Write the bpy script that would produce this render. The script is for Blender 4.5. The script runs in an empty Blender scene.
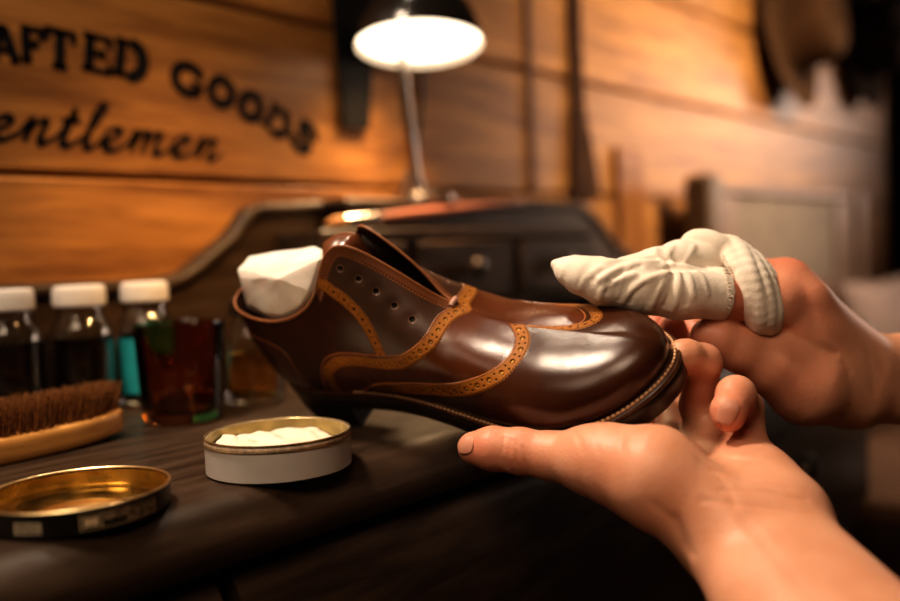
import math, random
import numpy as np
# ---------------------------------------------------------------- camera frame
DESK = 0.75                       # desk top above the floor
CAMH = 0.123                      # lens above the desk top
FPX = 875.0                       # 35 mm lens on a 36 mm wide sensor, 900 px
YAW = math.radians(41.7)          # angle between the view and the desk edge
PITCH = math.radians(3.15)
ROLL = math.radians(2.3)
C0 = np.array([0.0, 0.0, DESK + CAMH])
_f0 = np.array([math.cos(YAW), math.sin(YAW), 0.0])
_r0 = np.array([math.sin(YAW), -math.cos(YAW), 0.0])
_f = _f0 * math.cos(PITCH) + np.array([0, 0, -math.sin(PITCH)])
_u = np.cross(_r0, _f)
_r = _r0 * math.cos(ROLL) - _u * math.sin(ROLL)
_u = np.cross(_r, _f)
def P(px, py, Z):
    """world point seen at photo pixel (px,py) at depth Z metres"""
    return C0 + Z * (_f + (px - 450) / FPX * _r - (py - 300.5) / FPX * _u)
def proj(p):
    d = np.asarray(p, float) - C0
    z = d @ _f
    return np.stack([450 + FPX * (d @ _r) / z, 300.5 - FPX * (d @ _u) / z, z], -1)
def on_plane(px, py, axis, val):
    d = P(px, py, 1.0) - C0
    return C0 + d * ((val - C0[axis]) / d[axis])
# ---------------------------------------------------------------- blender helpers
import bpy
from mathutils import Vector, Matrix
SCN = bpy.context.scene
COL = SCN.collection
def R_(d): return math.radians(d)
def mesh_obj(name, V, F, mat=None, parent=None, smooth=True, sharp=None):
    me = bpy.data.meshes.new(name)
    V = np.asarray(V, float)
    if isinstance(F, np.ndarray):
        F = F.astype(np.int32); n, k = F.shape
        me.vertices.add(len(V)); me.vertices.foreach_set('co', V.astype(np.float32).ravel())
        me.loops.add(n*k); me.loops.foreach_set('vertex_index', F.ravel())
        me.polygons.add(n); me.polygons.foreach_set('loop_start', np.arange(0, n*k, k, dtype=np.int32))
        me.update(calc_edges=True); me.validate()
    else:
        me.from_pydata([tuple(v) for v in V], [], F)
        me.update()
    if smooth:
        me.polygons.foreach_set('use_smooth', [True]*len(me.polygons))
        if sharp is not None:
            me.set_sharp_from_angle(angle=R_(sharp))
    o = bpy.data.objects.new(name, me); COL.objects.link(o)
    if mat:
        for m in (mat if isinstance(mat, (list, tuple)) else [mat]): me.materials.append(m)
    if parent: 
        o.parent = parent
        o.matrix_parent_inverse = parent.matrix_world.inverted() if False else Matrix()
    return o
def thing(name, label, cat, loc=(0, 0, 0), rotz=0.0, group=None):
    o = bpy.data.objects.new(name, None); COL.objects.link(o)
    o.empty_display_size = .05
    o.location = loc; o.rotation_euler = (0, 0, rotz)
    o['label'] = label; o['category'] = cat
    if group: o['group'] = group
    return o
def tag(o, label, cat, group=None, kind=None):
    o['label'] = label; o['category'] = cat
    if group: o['group'] = group
    if kind: o['kind'] = kind
    return o
def struct(o): o['kind'] = 'structure'; return o
class MB:
    """collects shapes into one mesh"""
    def __init__(s, ZS=1.0): s.V = []; s.F = []; s.ZS = ZS
    def add(s, V, F):
        b = len(s.V); s.V += [tuple(map(float, v)) for v in V]; s.F += [tuple(int(i)+b for i in f) for f in F]; return s
    def box(s, lo, hi, bev=0.0, M=None):
        (x0, y0, z0), (x1, y1, z1) = lo, hi; b = bev
        if b <= 0:
            V = [(x0,y0,z0),(x1,y0,z0),(x1,y1,z0),(x0,y1,z0),(x0,y0,z1),(x1,y0,z1),(x1,y1,z1),(x0,y1,z1)]
            F = [(0,3,2,1),(4,5,6,7),(0,1,5,4),(1,2,6,5),(2,3,7,6),(3,0,4,7)]
        else:
            V = []; F = []; idx = {}
            for sx in (0,1):
                for sy in (0,1):
                    for sz in (0,1):
                        c = ((x0,x1)[sx], (y0,y1)[sy], (z0,z1)[sz]); d = [(-1,1)[q] for q in (sx,sy,sz)]
                        for ax in range(3):
                            v = [c[i] - (d[i]*b if i != ax else 0) for i in range(3)]
                            idx[(sx,sy,sz,ax)] = len(V); V.append(v)
            cc = [(0,0),(1,0),(1,1),(0,1)]
            for ax in range(3):
                for sd in (0,1):
                    f = []
                    for a, e in cc:
                        k = [0,0,0]; k[ax] = sd; k[(ax+1)%3] = a; k[(ax+2)%3] = e
                        f.append(idx[(*k, ax)])
                    F.append(tuple(f if sd else f[::-1]))
            for ax in range(3):
                p, q = (ax+1)%3, (ax+2)%3
                for a in (0,1):
                    for e in (0,1):
                        k0 = [0,0,0]; k0[p] = a; k0[q] = e; k1 = list(k0); k1[ax] = 1
                        f = (idx[(*k0,p)], idx[(*k1,p)], idx[(*k1,q)], idx[(*k0,q)])
                        F.append(f if (a == e) is False else f[::-1])
            for sx in (0,1):
                for sy in (0,1):
                    for sz in (0,1):
                        f = (idx[(sx,sy,sz,0)], idx[(sx,sy,sz,1)], idx[(sx,sy,sz,2)])
                        F.append(f if (sx+sy+sz) % 2 else f[::-1])
        if M is not None: V = [tuple(M @ Vector(v)) for v in V]
        return s.add(V, F)
    def lathe(s, prof, n=48, c=(0,0,0), M=None, closed=False, caps=(True, True)):
        V = []; F = []; m = len(prof)
        for k in range(n):
            a = 2*math.pi*k/n
            for r, z in prof: V.append((r*math.cos(a), r*math.sin(a), z))
        for k in range(n):
            for i in range(m - (0 if closed else 1)):
                j = (i+1) % m
                f = [k*m+i, ((k+1)%n)*m+i, ((k+1)%n)*m+j, k*m+j]
                F.append(tuple(f))
        if not closed:
            for i, flip, on in ((0, True, caps[0]), (m-1, False, caps[1])):
                if prof[i][0] > 1e-6 and on:
                    f = [k*m+i for k in range(n)]; F.append(tuple(f[::-1] if flip else f))
        V = [tuple(M @ Vector(v)) for v in V] if M is not None else V
        return s.add([(v[0]+c[0], v[1]+c[1], v[2]+c[2]) for v in V], F)
    def tube(s, pts, rad, n=12, cap=True, flat=None):
        pts = np.asarray(pts, float); m = len(pts)
        rad = np.full(m, rad) if np.isscalar(rad) else np.asarray(rad, float)
        tg = np.gradient(pts, axis=0); tg /= np.linalg.norm(tg, axis=1)[:, None] + 1e-12
        up = np.array([0, 0, 1.0]) if abs(tg[0][2]) < .9 else np.array([1.0, 0, 0])
        V = []; F = []
        a = np.cross(tg[0], up); a /= np.linalg.norm(a)
        for i in range(m):
            a = a - tg[i]*(a @ tg[i]); a /= np.linalg.norm(a) + 1e-12; b = np.cross(tg[i], a)
            for k in range(n):
                q = 2*math.pi*k/n
                V.append(pts[i] + rad[i]*(a*math.cos(q) + b*math.sin(q)*(flat or 1)))
        for i in range(m-1):
            for k in range(n):
                F.append((i*n+k, i*n+(k+1)%n, (i+1)*n+(k+1)%n, (i+1)*n+k))
        if cap:
            F.append(tuple(range(n))[::-1]); F.append(tuple((m-1)*n+k for k in range(n)))
        return s.add(V, F)
    def prism(s, poly, ax, a, b):
        """poly: 2-D points in the other two axes (cyclic order), extruded along axis ax from a to b"""
        n = len(poly); V = []
        for t in (a, b):
            for p in poly:
                v = [0, 0, 0]; v[ax] = t; v[(ax+1)%3] = p[0]; v[(ax+2)%3] = p[1]; V.append(v)
        F = [tuple(range(n))[::-1], tuple(range(n, 2*n))]
        F += [(i, (i+1)%n, n+(i+1)%n, n+i) for i in range(n)]
        return s.add(V, F)
    def build(s, name, mat, parent=None, smooth=True, sharp=35, off=None):
        V = np.array(s.V)*np.array([1, 1, s.ZS]) - (np.array(off) if off is not None else 0)
        o = mesh_obj(name, V, s.F, mat, parent, smooth, sharp if smooth else None)
        import bmesh
        bm = bmesh.new(); bm.from_mesh(o.data); bmesh.ops.recalc_face_normals(bm, faces=bm.faces[:]); bm.to_mesh(o.data); bm.free()
        if smooth and sharp: o.data.set_sharp_from_angle(angle=R_(sharp))
        return o
def bezcurve(keys, n):
    """smooth curve through the key points (catmull-rom)"""
    k = np.asarray(keys, float); k = np.vstack([2*k[0]-k[1], k, 2*k[-1]-k[-2]])
    out = []; m = len(k)-3
    for q in np.linspace(0, m, n):
        i = min(int(q), m-1); t = q-i; a, b, c, d = k[i:i+4]
        out.append(.5*((2*b)+(c-a)*t+(2*a-5*b+4*c-d)*t*t+(-a+3*b-3*c+d)*t**3))
    return np.array(out)
# ---------------------------------------------------------------- materials
def mat_new(name):
    m = bpy.data.materials.new(name); m.use_nodes = True
    nt = m.node_tree; b = nt.nodes['Principled BSDF']
    return m, nt, b
def rgba(c): return (c[0], c[1], c[2], 1.0)
def mat(name, col, rough=.5, metal=0.0, spec=.5, var=.0, vscale=20, bump=0.0, bscale=200, coat=0.0, coatr=.1, sheen=0, trans=0, ior=1.45,
        sss=0.0, emit=None, estr=0, stretch=(1,1,1), col2=None, rvar=0.0, detail=4):
    m, nt, b = mat_new(name); N = nt.nodes.new; L = nt.links.new
    b.inputs['Base Color'].default_value = rgba(col); b.inputs['Roughness'].default_value = rough; b.inputs['Metallic'].default_value = metal
    b.inputs['Specular IOR Level'].default_value = spec; b.inputs['Coat Weight'].default_value = coat; b.inputs['Coat Roughness'].default_value = coatr
    b.inputs['Transmission Weight'].default_value = trans; b.inputs['IOR'].default_value = ior
    if sheen: b.inputs['Sheen Weight'].default_value = sheen
    if sss: 
        b.inputs['Subsurface Weight'].default_value = sss
    if emit: b.inputs['Emission Color'].default_value = rgba(emit); b.inputs['Emission Strength'].default_value = estr
    if var or bump or col2 or rvar:
        tc = N('ShaderNodeTexCoord'); mp = N('ShaderNodeMapping'); L(tc.outputs['Object'], mp.inputs['Vector']); mp.inputs['Scale'].default_value = stretch
        if var or col2 or rvar:
            nz = N('ShaderNodeTexNoise'); nz.inputs['Scale'].default_value = vscale; nz.inputs['Detail'].default_value = detail; L(mp.outputs[0], nz.inputs['Vector'])
            if var or col2:
                cr = N('ShaderNodeValToRGB'); c2 = col2 or tuple(min(1, c*(1+var)) for c in col); c1 = col if col2 else tuple(c*(1-var) for c in col)
                cr.color_ramp.elements[0].color = rgba(c1); cr.color_ramp.elements[1].color = rgba(c2)
                cr.color_ramp.elements[0].position = .35; cr.color_ramp.elements[1].position = .65
                L(nz.outputs['Fac'], cr.inputs[0]); L(cr.outputs[0], b.inputs['Base Color'])
            if rvar:
                mr = N('ShaderNodeMapRange'); mr.inputs['To Min'].default_value = max(0, rough-rvar); mr.inputs['To Max'].default_value = min(1, rough+rvar)
                mr.inputs['From Min'].default_value = .3; mr.inputs['From Max'].default_value = .7
                L(nz.outputs['Fac'], mr.inputs['Value']); L(mr.outputs[0], b.inputs['Roughness'])
        if bump:
            n2 = N('ShaderNodeTexNoise'); n2.inputs['Scale'].default_value = bscale; n2.inputs['Detail'].default_value = 3; L(mp.outputs[0], n2.inputs['Vector'])
            bp = N('ShaderNodeBump'); bp.inputs['Strength'].default_value = bump; bp.inputs['Distance'].default_value = .002
            L(n2.outputs['Fac'], bp.inputs['Height']); L(bp.outputs[0], b.inputs['Normal'])
    return m
def wood(name, c1, c2, rough=.5, scale=6, stretch=(1, 12, 12), bump=.15, coat=0.0, plank=None):
    """long grain along local x"""
    m, nt, b = mat_new(name); N = nt.nodes.new; L = nt.links.new
    tc = N('ShaderNodeTexCoord'); mp = N('ShaderNodeMapping'); mp.inputs['Scale'].default_value = stretch; L(tc.outputs['Object'], mp.inputs['Vector'])
    n1 = N('ShaderNodeTexNoise'); n1.inputs['Scale'].default_value = scale; n1.inputs['Detail'].default_value = 6; n1.inputs['Distortion'].default_value = .6; L(mp.outputs[0], n1.inputs['Vector'])
    n2 = N('ShaderNodeTexNoise'); n2.inputs['Scale'].default_value = scale*5; n2.inputs['Detail'].default_value = 3; L(mp.outputs[0], n2.inputs['Vector'])
    mx = N('ShaderNodeMath'); mx.operation = 'MULTIPLY_ADD'; L(n2.outputs['Fac'], mx.inputs[0]); mx.inputs[1].default_value = .35; L(n1.outputs['Fac'], mx.inputs[2])
    cr = N('ShaderNodeValToRGB'); cr.color_ramp.elements[0].position = .45; cr.color_ramp.elements[1].position = .85
    cr.color_ramp.elements[0].color = rgba(c1); cr.color_ramp.elements[1].color = rgba(c2); L(mx.outputs[0], cr.inputs[0])
    last = cr.outputs[0]
    if plank:
        sx = N('ShaderNodeSeparateXYZ'); L(tc.outputs['Object'], sx.inputs[0])
        a = N('ShaderNodeMath'); a.operation = 'MULTIPLY_ADD'; L(sx.outputs['Z'], a.inputs[0]); a.inputs[1].default_value = 1/plank[0]; a.inputs[2].default_value = plank[1]
        fl = N('ShaderNodeMath'); fl.operation = 'FLOOR'; L(a.outputs[0], fl.inputs[0])
        wn = N('ShaderNodeTexWhiteNoise'); wn.noise_dimensions = '1D'; L(fl.outputs[0], wn.inputs['W'])
        hs = N('ShaderNodeHueSaturation'); mr = N('ShaderNodeMapRange'); mr.inputs['To Min'].default_value = .8; mr.inputs['To Max'].default_value = 1.15
        L(wn.outputs['Value'], mr.inputs['Value']); L(mr.outputs[0], hs.inputs['Value']); L(last, hs.inputs['Color']); last = hs.outputs[0]
    L(last, b.inputs['Base Color'])
    b.inputs['Roughness'].default_value = rough; b.inputs['Coat Weight'].default_value = coat; b.inputs['Coat Roughness'].default_value = .25
    bp = N('ShaderNodeBump'); bp.inputs['Strength'].default_value = bump; bp.inputs['Distance'].default_value = .002; L(mx.outputs[0], bp.inputs['Height']); L(bp.outputs[0], b.inputs['Normal'])
    return m
# ---------------------------------------------------------------- shoe last (one side: from centre back round to the toe tip)
def nat_spline(xk, yk, x):
    xk = np.asarray(xk, float); yk = np.asarray(yk, float)
    n = len(xk); h = np.diff(xk)
    A = np.zeros((n, n)); B = np.zeros((n,) + yk.shape[1:])
    A[0, 0] = A[-1, -1] = 1
    for i in range(1, n - 1):
        A[i, i-1] = h[i-1]; A[i, i] = 2*(h[i-1] + h[i]); A[i, i+1] = h[i]
        B[i] = 6*((yk[i+1]-yk[i])/h[i] - (yk[i]-yk[i-1])/h[i-1])
    M = np.linalg.solve(A, B)
    i = np.clip(np.searchsorted(xk, x) - 1, 0, n - 2)
    sh = (-1,) + (1,)*(yk.ndim-1)
    a = (xk[i+1] - x).reshape(sh); b = (x - xk[i]).reshape(sh); hh = h[i].reshape(sh)
    return M[i]*a**3/(6*hh) + M[i+1]*b**3/(6*hh) + (yk[i]/hh - M[i]*hh/6)*a + (yk[i+1]/hh - M[i+1]*hh/6)*b
# feather x,y,z | tangent out,up | ridge x,y,z | tangent out,up
ST = np.array([
 [.008, .000, .037,  .010, .026,  .002, .000, .106,  .002, -.024],
 [.0105,.012, .037,  .010, .026,  .0055,.011, .105,  .002, -.024],
 [.020, .0235,.037,  .009, .026,  .017, .021, .1025, .003, -.022],
 [.040, .031, .036,  .008, .026,  .040, .0285,.098,  .004, -.020],
 [.068, .034, .034,  .008, .027,  .068, .0310,.097,  .005, -.020],
 [.098, .034, .031,  .009, .030,  .096, .0285,.107,  .007, -.022],
 [.120, .035, .028,  .010, .033,  .114, .0215,.1265, .009, -.024],
 [.138, .037, .025,  .011, .034,  .129, .0130,.1335, .012, -.022],
 [.158, .040, .021,  .012, .032,  .148, .0085,.1135, .015, -.014],
 [.185, .0435,.0155, .012, .028,  .163, .0050,.0900, .019, -.006],
 [.210, .046, .0125, .012, .026,  .1745,.0010,.0735, .022, -.001],
 [.235, .047, .0125, .012, .026,  .197, .0000,.0597, .025,  .000],
 [.258, .0435,.0145, .011, .026,  .219, .0000,.0530, .027,  .000],
 [.278, .0355,.0172, .010, .026,  .237, .0000,.0493, .027,  .000],
 [.293, .0235,.020,  .009, .025,  .250, .0000,.0475, .026,  .000],
 [.301, .0115,.0215, .009, .024,  .257, .0000,.0468, .025,  .000],
 [.3035,.000, .022,  .009, .024,  .260, .0000,.0465, .025,  .000]])
SK = np.linspace(0, 1, len(ST))
_ext = np.vstack([ST[2:0:-1]*np.array([1,-1,1,1,1,1,-1,1,1,1]), ST, ST[-2:-4:-1]*np.array([1,-1,1,1,1,1,-1,1,1,1])])
_ek = np.concatenate([-SK[2:0:-1], SK, 2-SK[-2:-4:-1]])
TOE_SWING = .015          # the toe leans to the side that faces the lens
def swing(x):
    u = np.clip((x-.15)/.15, 0, 1)
    return TOE_SWING*u*u*(3-2*u)
def st_eval(s):
    k = nat_spline(_ek, _ext, s)
    on_ridge = s > SK[11]
    k[:, 6] = np.where(on_ridge, 0, np.maximum(k[:, 6], 0))
    return k
def upper(s, t, side):
    """points of the upper; s 1-d, t 1-d -> (len(s), len(t), 3).  side=+1 faces the lens"""
    k = st_eval(s); e = 1e-3
    a = st_eval(np.clip(s-e, -.1, 1.1)); b = st_eval(np.clip(s+e, -.1, 1.1))
    tg = b[:, :2]-a[:, :2]; tg /= np.linalg.norm(tg, axis=1)[:, None]
    n = np.stack([-tg[:, 1], tg[:, 0]], 1)               # outward normal in plan
    F = k[:, 0:3]; R = k[:, 5:8].copy()
    if side < 0:                                         # far facing sits a little lower and further forward
        g = np.exp(-((s-SK[7])/.075)**2); R[:, 2] -= .0055*g; R[:, 0] += .003*g
    TF = np.column_stack([n*k[:, 3:4], k[:, 4]])
    rx = (b[:, 7]-a[:, 7])/np.maximum(np.abs(b[:, 5]-a[:, 5]), 1e-6)*np.sign(b[:, 5]-a[:, 5])
    w = np.clip((s-SK[9])/(SK[11]-SK[9]), 0, 1)
    TR = np.column_stack([n*k[:, 8:9], k[:, 9] + w*np.clip(rx, -.7, 0)*n[:, 0]*k[:, 8]])
    T = t[None, :, None]
    if side < 0:                                         # the far wall falls away faster behind the slit
        g = np.clip((s-SK[6])/(SK[7]-SK[6]), 0, 1)*(1-np.clip((s-SK[10])/(SK[13]-SK[10]), 0, 1)); g = g*g*(3-2*g)
        fr = np.clip((s-SK[9])/(SK[11]-SK[9]), 0, 1)
        TR[:, :2] *= (1-.62*g-.22*fr*(1-g))[:, None]; TR[:, 2] -= .010*g + .003*fr
    p = (F[:, None]*(1-T)**3 + 3*(F+TF)[:, None]*(1-T)**2*T + 3*(R+TR)[:, None]*(1-T)*T*T + R[:, None]*T**3)
    p[..., 1] *= side
    p[..., 1] += swing(p[..., 0])
    return p
def _gauss(a, n, axis, w, st=1):
    """n diffusion steps with neighbours st apart along an axis, where w is large"""
    a = np.moveaxis(a, axis, 0).copy(); w = np.moveaxis(w, axis, 0)
    for _ in range(n):
        a[st:-st] += .5*w[st:-st]*(.5*(a[:-2*st]+a[2*st:])-a[st:-st])
    return np.moveaxis(a, 0, axis)
def upper_pair(s, t):
    """both sides with the ridge in front of the slit and the toe tip melted smooth"""
    A, B = upper(s, t, 1), upper(s, t, -1); Bt = B[:, -1].copy(); nt = len(t); n = len(s)
    m = np.concatenate([A, B[:, -2::-1]], 1)                       # (s, 2nt-1)
    d = np.abs(np.arange(2*nt-1)-(nt-1))/nt
    w = np.exp(-(d/.13)**2)[None, :, None]*np.clip((s-.635)/.06, 0, 1)[:, None, None]*np.ones(m.shape[:2]+(1,))
    i0 = int(np.searchsorted(s, .63)); f = m; f[i0:] = _gauss(_gauss(m[i0:], 26, 1, w[i0:], 4), 16, 1, w[i0:])
    A2, B2 = f[:, :nt], f[:, :nt-2:-1]
    r = np.concatenate([A2, B2[-2::-1]], 0)                         # run over the toe tip
    d = np.abs(np.arange(2*n-1)-(n-1))/n
    w = np.exp(-(d/.10)**2)[:, None, None]*np.clip(t/.1, 0, 1)[None, :, None]*np.ones(r.shape[:2]+(1,))
    r = _gauss(_gauss(r, 4, 0, w, 4), 12, 0, w)
    A2, B2 = r[:n].copy(), r[:n-2:-1].copy(); op = np.abs(Bt[:, 1]-A[:, -1, 1]) > 4e-4; op[s > .66] = False
    B2[op, -1] = Bt[op]
    return A2, B2
SHOE_R = np.array([[0.105302, -0.805841, -0.582693], [-0.988275, -0.149949, 0.028776], [0.110563, -0.572831, 0.812183]])
SHOE_T = np.array([0.434636, 0.535318, 0.764196])
def shoe_w(p): return np.asarray(p) @ SHOE_R.T + SHOE_T
# ---------------------------------------------------------------- soft bodies from a distance field (surface nets)
def smin(a, b, k):
    if k <= 0: return np.minimum(a, b)
    h = np.maximum(k-np.abs(a-b), 0)/k
    return np.minimum(a, b)-h*h*k*.25
def cone_d(p, a, b, ra, rb):
    ba = b-a; L2 = ba@ba + 1e-12; t = np.clip(((p-a)@ba)/L2, 0, 1)
    return np.linalg.norm(p-a-t[:, None]*ba, axis=1)-(ra+(rb-ra)*t)
def chain_d(p, pts, rad, k=.003):
    d = None
    for i in range(len(pts)-1):
        e = cone_d(p, pts[i], pts[i+1], rad[i], rad[i+1]); d = e if d is None else smin(d, e, k)
    return d
def ell_d(p, c, ax, r):
    """ellipsoid; ax rows = axes, r = radii"""
    q = (p-c)@np.asarray(ax).T/np.asarray(r); n = np.linalg.norm(q, axis=1); g = np.linalg.norm(q/np.asarray(r), axis=1)+1e-9
    return n*(n-1)/g
def poly_dist(p, c):
    d = np.full(len(p), 1e9)
    for i in range(len(c)-1): d = np.minimum(d, cone_d(p, c[i], c[i+1], 0, 0))
    return d
def sight(f, px, py, z0, z1, n=260):
    """depth at which the line of sight first meets the body"""
    Z = np.linspace(z0, z1, n); q = np.array([P(px, py, z) for z in Z]); d = f(q)
    i = np.argmax(d < 0) if (d < 0).any() else int(np.argmin(d))
    if i > 0 and d[i] < 0 and d[i-1] > 0:
        t = d[i-1]/(d[i-1]-d[i]); return Z[i-1]+(Z[i]-Z[i-1])*t
    return Z[i]
def on_front(f, line, z0, z1, n=24, lift=0.0):
    c = bezcurve([(a[0], a[1]) for a in line], n); out = []
    for x, y in c: out.append(P(x, y, sight(f, x, y, z0, z1)-lift))
    return np.array(out)
def surface_net(f, lo, hi, h):
    lo = np.asarray(lo, float); m = 4; n = (np.ceil((np.asarray(hi)-lo)/(h*m)).astype(int))
    def grid(nn, st, off=0): 
        g = [lo[i]+off+st*np.arange(nn[i]) for i in range(3)]
        return np.stack(np.meshgrid(*g, indexing='ij'), -1).reshape(-1, 3)
    C = f(grid(n, h*m, h*(m-1)/2)).reshape(n)
    near = np.abs(C) < h*m*1.9
    D = np.where(C < 0, -1., 1.).astype(np.float32)
    for a in range(3): D = np.repeat(D, m, a); near = np.repeat(near, m, a)
    idx = np.argwhere(near); v = np.empty(len(idx), np.float32)
    for i in range(0, len(idx), 200000): v[i:i+200000] = f(lo+idx[i:i+200000]*h)
    D[near] = v
    S = D < 0
    cnt = np.zeros(np.array(D.shape)-1, np.int8)
    for dx in (0, 1):
        for dy in (0, 1):
            for dz in (0, 1): cnt += S[dx:D.shape[0]-1+dx, dy:D.shape[1]-1+dy, dz:D.shape[2]-1+dz]
    act = np.argwhere((cnt > 0) & (cnt < 8)); vid = np.full(cnt.shape, -1, np.int64); vid[tuple(act.T)] = np.arange(len(act))
    acc = np.zeros((len(act), 3)); num = np.zeros(len(act))
    cor = [(x, y, z) for x in (0, 1) for y in (0, 1) for z in (0, 1)]
    for i, c0 in enumerate(cor):
        for c1 in cor[i+1:]:
            if sum(abs(a-b) for a, b in zip(c0, c1)) != 1: continue
            a = D[tuple((act+c0).T)]; b = D[tuple((act+c1).T)]; x = (a < 0) != (b < 0); t = np.where(x, a/np.where(x, a-b, 1), 0)
            acc += x[:, None]*(np.array(c0)+t[:, None]*(np.array(c1)-np.array(c0))); num += x
    V = lo+(act+acc/num[:, None])*h
    F = []
    for ax in range(3):
        u, w = (ax+1) % 3, (ax+2) % 3
        sl0 = [slice(0, None)]*3; sl1 = [slice(0, None)]*3; sl0[ax] = slice(0, -1); sl1[ax] = slice(1, None)
        a = S[tuple(sl0)]; b = S[tuple(sl1)]
        e = np.argwhere(a != b); e = e[(e[:, u] > 0) & (e[:, w] > 0) & (e[:, u] < D.shape[u]-1) & (e[:, w] < D.shape[w]-1)]
        q = []
        for du, dw in ((0, 0), (-1, 0), (-1, -1), (0, -1)):
            g = e.copy(); g[:, u] += du; g[:, w] += dw; q.append(vid[tuple(g.T)])
        q = np.stack(q, 1); flip = b[tuple(e.T)]; q[flip] = q[flip][:, ::-1]; F.append(q)
    F = np.vstack(F); F = F[(F >= 0).all(1)]
    return V, F
def relax(V, F, it=2, lam=.5):
    e = np.vstack([F[:, [0, 1]], F[:, [1, 2]], F[:, [2, 3]], F[:, [3, 0]]]); n = len(V)
    for k in range(it):
        s = np.zeros((n, 3)); c = np.zeros(n)
        for a, b in ((0, 1), (1, 0)):
            for ax in range(3): s[:, ax] += np.bincount(e[:, a], V[e[:, b], ax], n)
            c += np.bincount(e[:, a], minlength=n)
        V = V+(s/np.maximum(c, 1)[:, None]-V)*(lam if k % 2 == 0 else -lam*1.02)
    return V
# ---------------------------------------------------------------- camera, room
cam = bpy.data.cameras.new('camera'); camo = bpy.data.objects.new('camera', cam); COL.objects.link(camo)
cam.sensor_width = 36.0; cam.lens = 36.0*FPX/900.0; cam.clip_start = .02
Mx = Matrix.Identity(4)
for i in range(3):
    Mx[i][0] = _r[i]; Mx[i][1] = _u[i]; Mx[i][2] = -_f[i]; Mx[i][3] = C0[i]
camo.matrix_world = Mx
cam.dof.use_dof = True; cam.dof.focus_distance = .502; cam.dof.aperture_fstop = 2.5; cam.dof.aperture_blades = 0
SCN.camera = camo
SCN.view_settings.view_transform = 'Standard'; SCN.view_settings.look = 'Medium High Contrast'
WY = .81                                  # face of the back wall
M_plank = wood('plank_wood', (.17, .062, .014), (.46, .205, .052), rough=.48, scale=5, stretch=(.9, 9, 9), bump=.2, plank=(.19, -(DESK+.019)/.19))
M_dark = mat('dark_gap', (.01, .006, .004), .9)
M_floor = wood('floor_wood', (.10, .05, .02), (.22, .12, .055), rough=.5, scale=3, stretch=(1, 10, 10))
b = MB(); z = -.0
k = -4
while True:
    z0 = DESK + .019 + .19*k; z1 = z0 + .19
    if z0 > 2.4: break
    b.box((-1.6, WY, max(0, z0+.0022)), (5.2, WY+.025, z1-.0022), .0035); k += 1
b.box((-1.6, WY+.02, 0), (5.2, WY+.06, 2.45))
struct(b.build('wall_back', M_plank, None, sharp=30))
b = MB(); b.box((-1.6, -2.6, -.05), (5.2, WY+.06, 0)); struct(b.build('floor', M_floor, smooth=False))
# ---------------------------------------------------------------- desk
M_blk = mat('black_painted_wood', (.042, .025, .015), .42, spec=.32, var=.35, vscale=14, bump=.12, bscale=160, stretch=(1, 6, 6), rvar=.10)
M_blk2 = mat('black_wood_front', (.012, .009, .008), .45, var=.3, vscale=14, bump=.1, bscale=120)
M_knob = mat('dark_bronze_knob', (.05, .035, .025), .3, metal=.7)
DX0, DX1 = -.20, 1.345
desk = thing('writing_desk', 'black painted wooden desk with rounded front edge and curved back gallery', 'desk', (.55, .55, 0))
OFF = (.55, .55, 0)
b = MB()
prof = [(.795, DESK), (.405, DESK)]
for a in np.linspace(0, 80, 9): prof.append((.405-.028*math.sin(R_(a)), DESK-.026+.026*math.cos(R_(a))))
prof += [(.378, DESK-.027), (.382, DESK-.033), (.795, DESK-.033)]
b.prism(prof, 0, DX0, DX1); b.build('desktop', M_blk, desk, off=OFF, sharp=40)
b = MB(); b.box((DX0+.03, .405, DESK-.30), (DX1-.03, .785, DESK-.033), .002)
for x in (DX0+.035, DX1-.075):
    pass
b.build('carcass', M_blk2, desk, off=OFF)
for x, y in ((DX0+.03, .41), (DX1-.08, .41), (DX0+.03, .73), (DX1-.08, .73)):
    b = MB(); M = Matrix.Translation((x+.025, y+.025, 0))
    b.lathe([(.012, 0), (.017, .02), (.022, .2), (.027, .36), (.022, .375), (.03, .39), (.03, .452)], 20, M=M); b.build('leg', M_blk2, desk, off=OFF)
for x0, x1 in ((DX0+.04, .245), (.255, DX1-.04)):
    b = MB()
    pr = [(.410, DESK-.040), (.396, DESK-.040), (.386, DESK-.043), (.379, DESK-.052), (.379, DESK-.245), (.384, DESK-.252), (.41, DESK-.252)]
    b.prism(pr, 0, x0, x1); d = b.build('drawer', M_blk, desk, off=OFF, sharp=40)
    for kx in ((x0+.10,) if x0 < 0 else (.30, 1.01)):
        b = MB(); M = Matrix.Translation((kx, .385, DESK-.146)) @ Matrix.Rotation(R_(90), 4, 'X')
        b.lathe([(.010, -.001), (.008, .006), (.009, .012), (.018, .018), (.021, .025), (.018, .032), (.008, .036), (0, .037)], 24, M=M)
        b.build('knob', M_knob, d, off=OFF)
# back gallery board with the swept shoulders
b = MB()
top = []
for x, zz in ((DX0, .110), (.15, .110), (.34, .1095), (.40, .108), (.44, .1085), (.465, .1115), (.482, .118), (.4985, .129), (.515, .140), (.530, .150), (.543, .163), (.552, .174), (.561, .1805), (.575, .183), (.60, .184), (.67, .188), (.78, .192), (.9, .194), (1.10, .195), (1.16, .193), (1.195, .188), (1.22, .178), (1.245, .162), (1.27, .142), (1.295, .125), (1.32, .115), (DX1, .111)):
    top.append((x, zz))
tc_ = bezcurve(top, 110)
poly = [(DESK, DX0)] + [(DESK+p[1], p[0]) for p in tc_] + [(DESK, DX1)]
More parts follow.
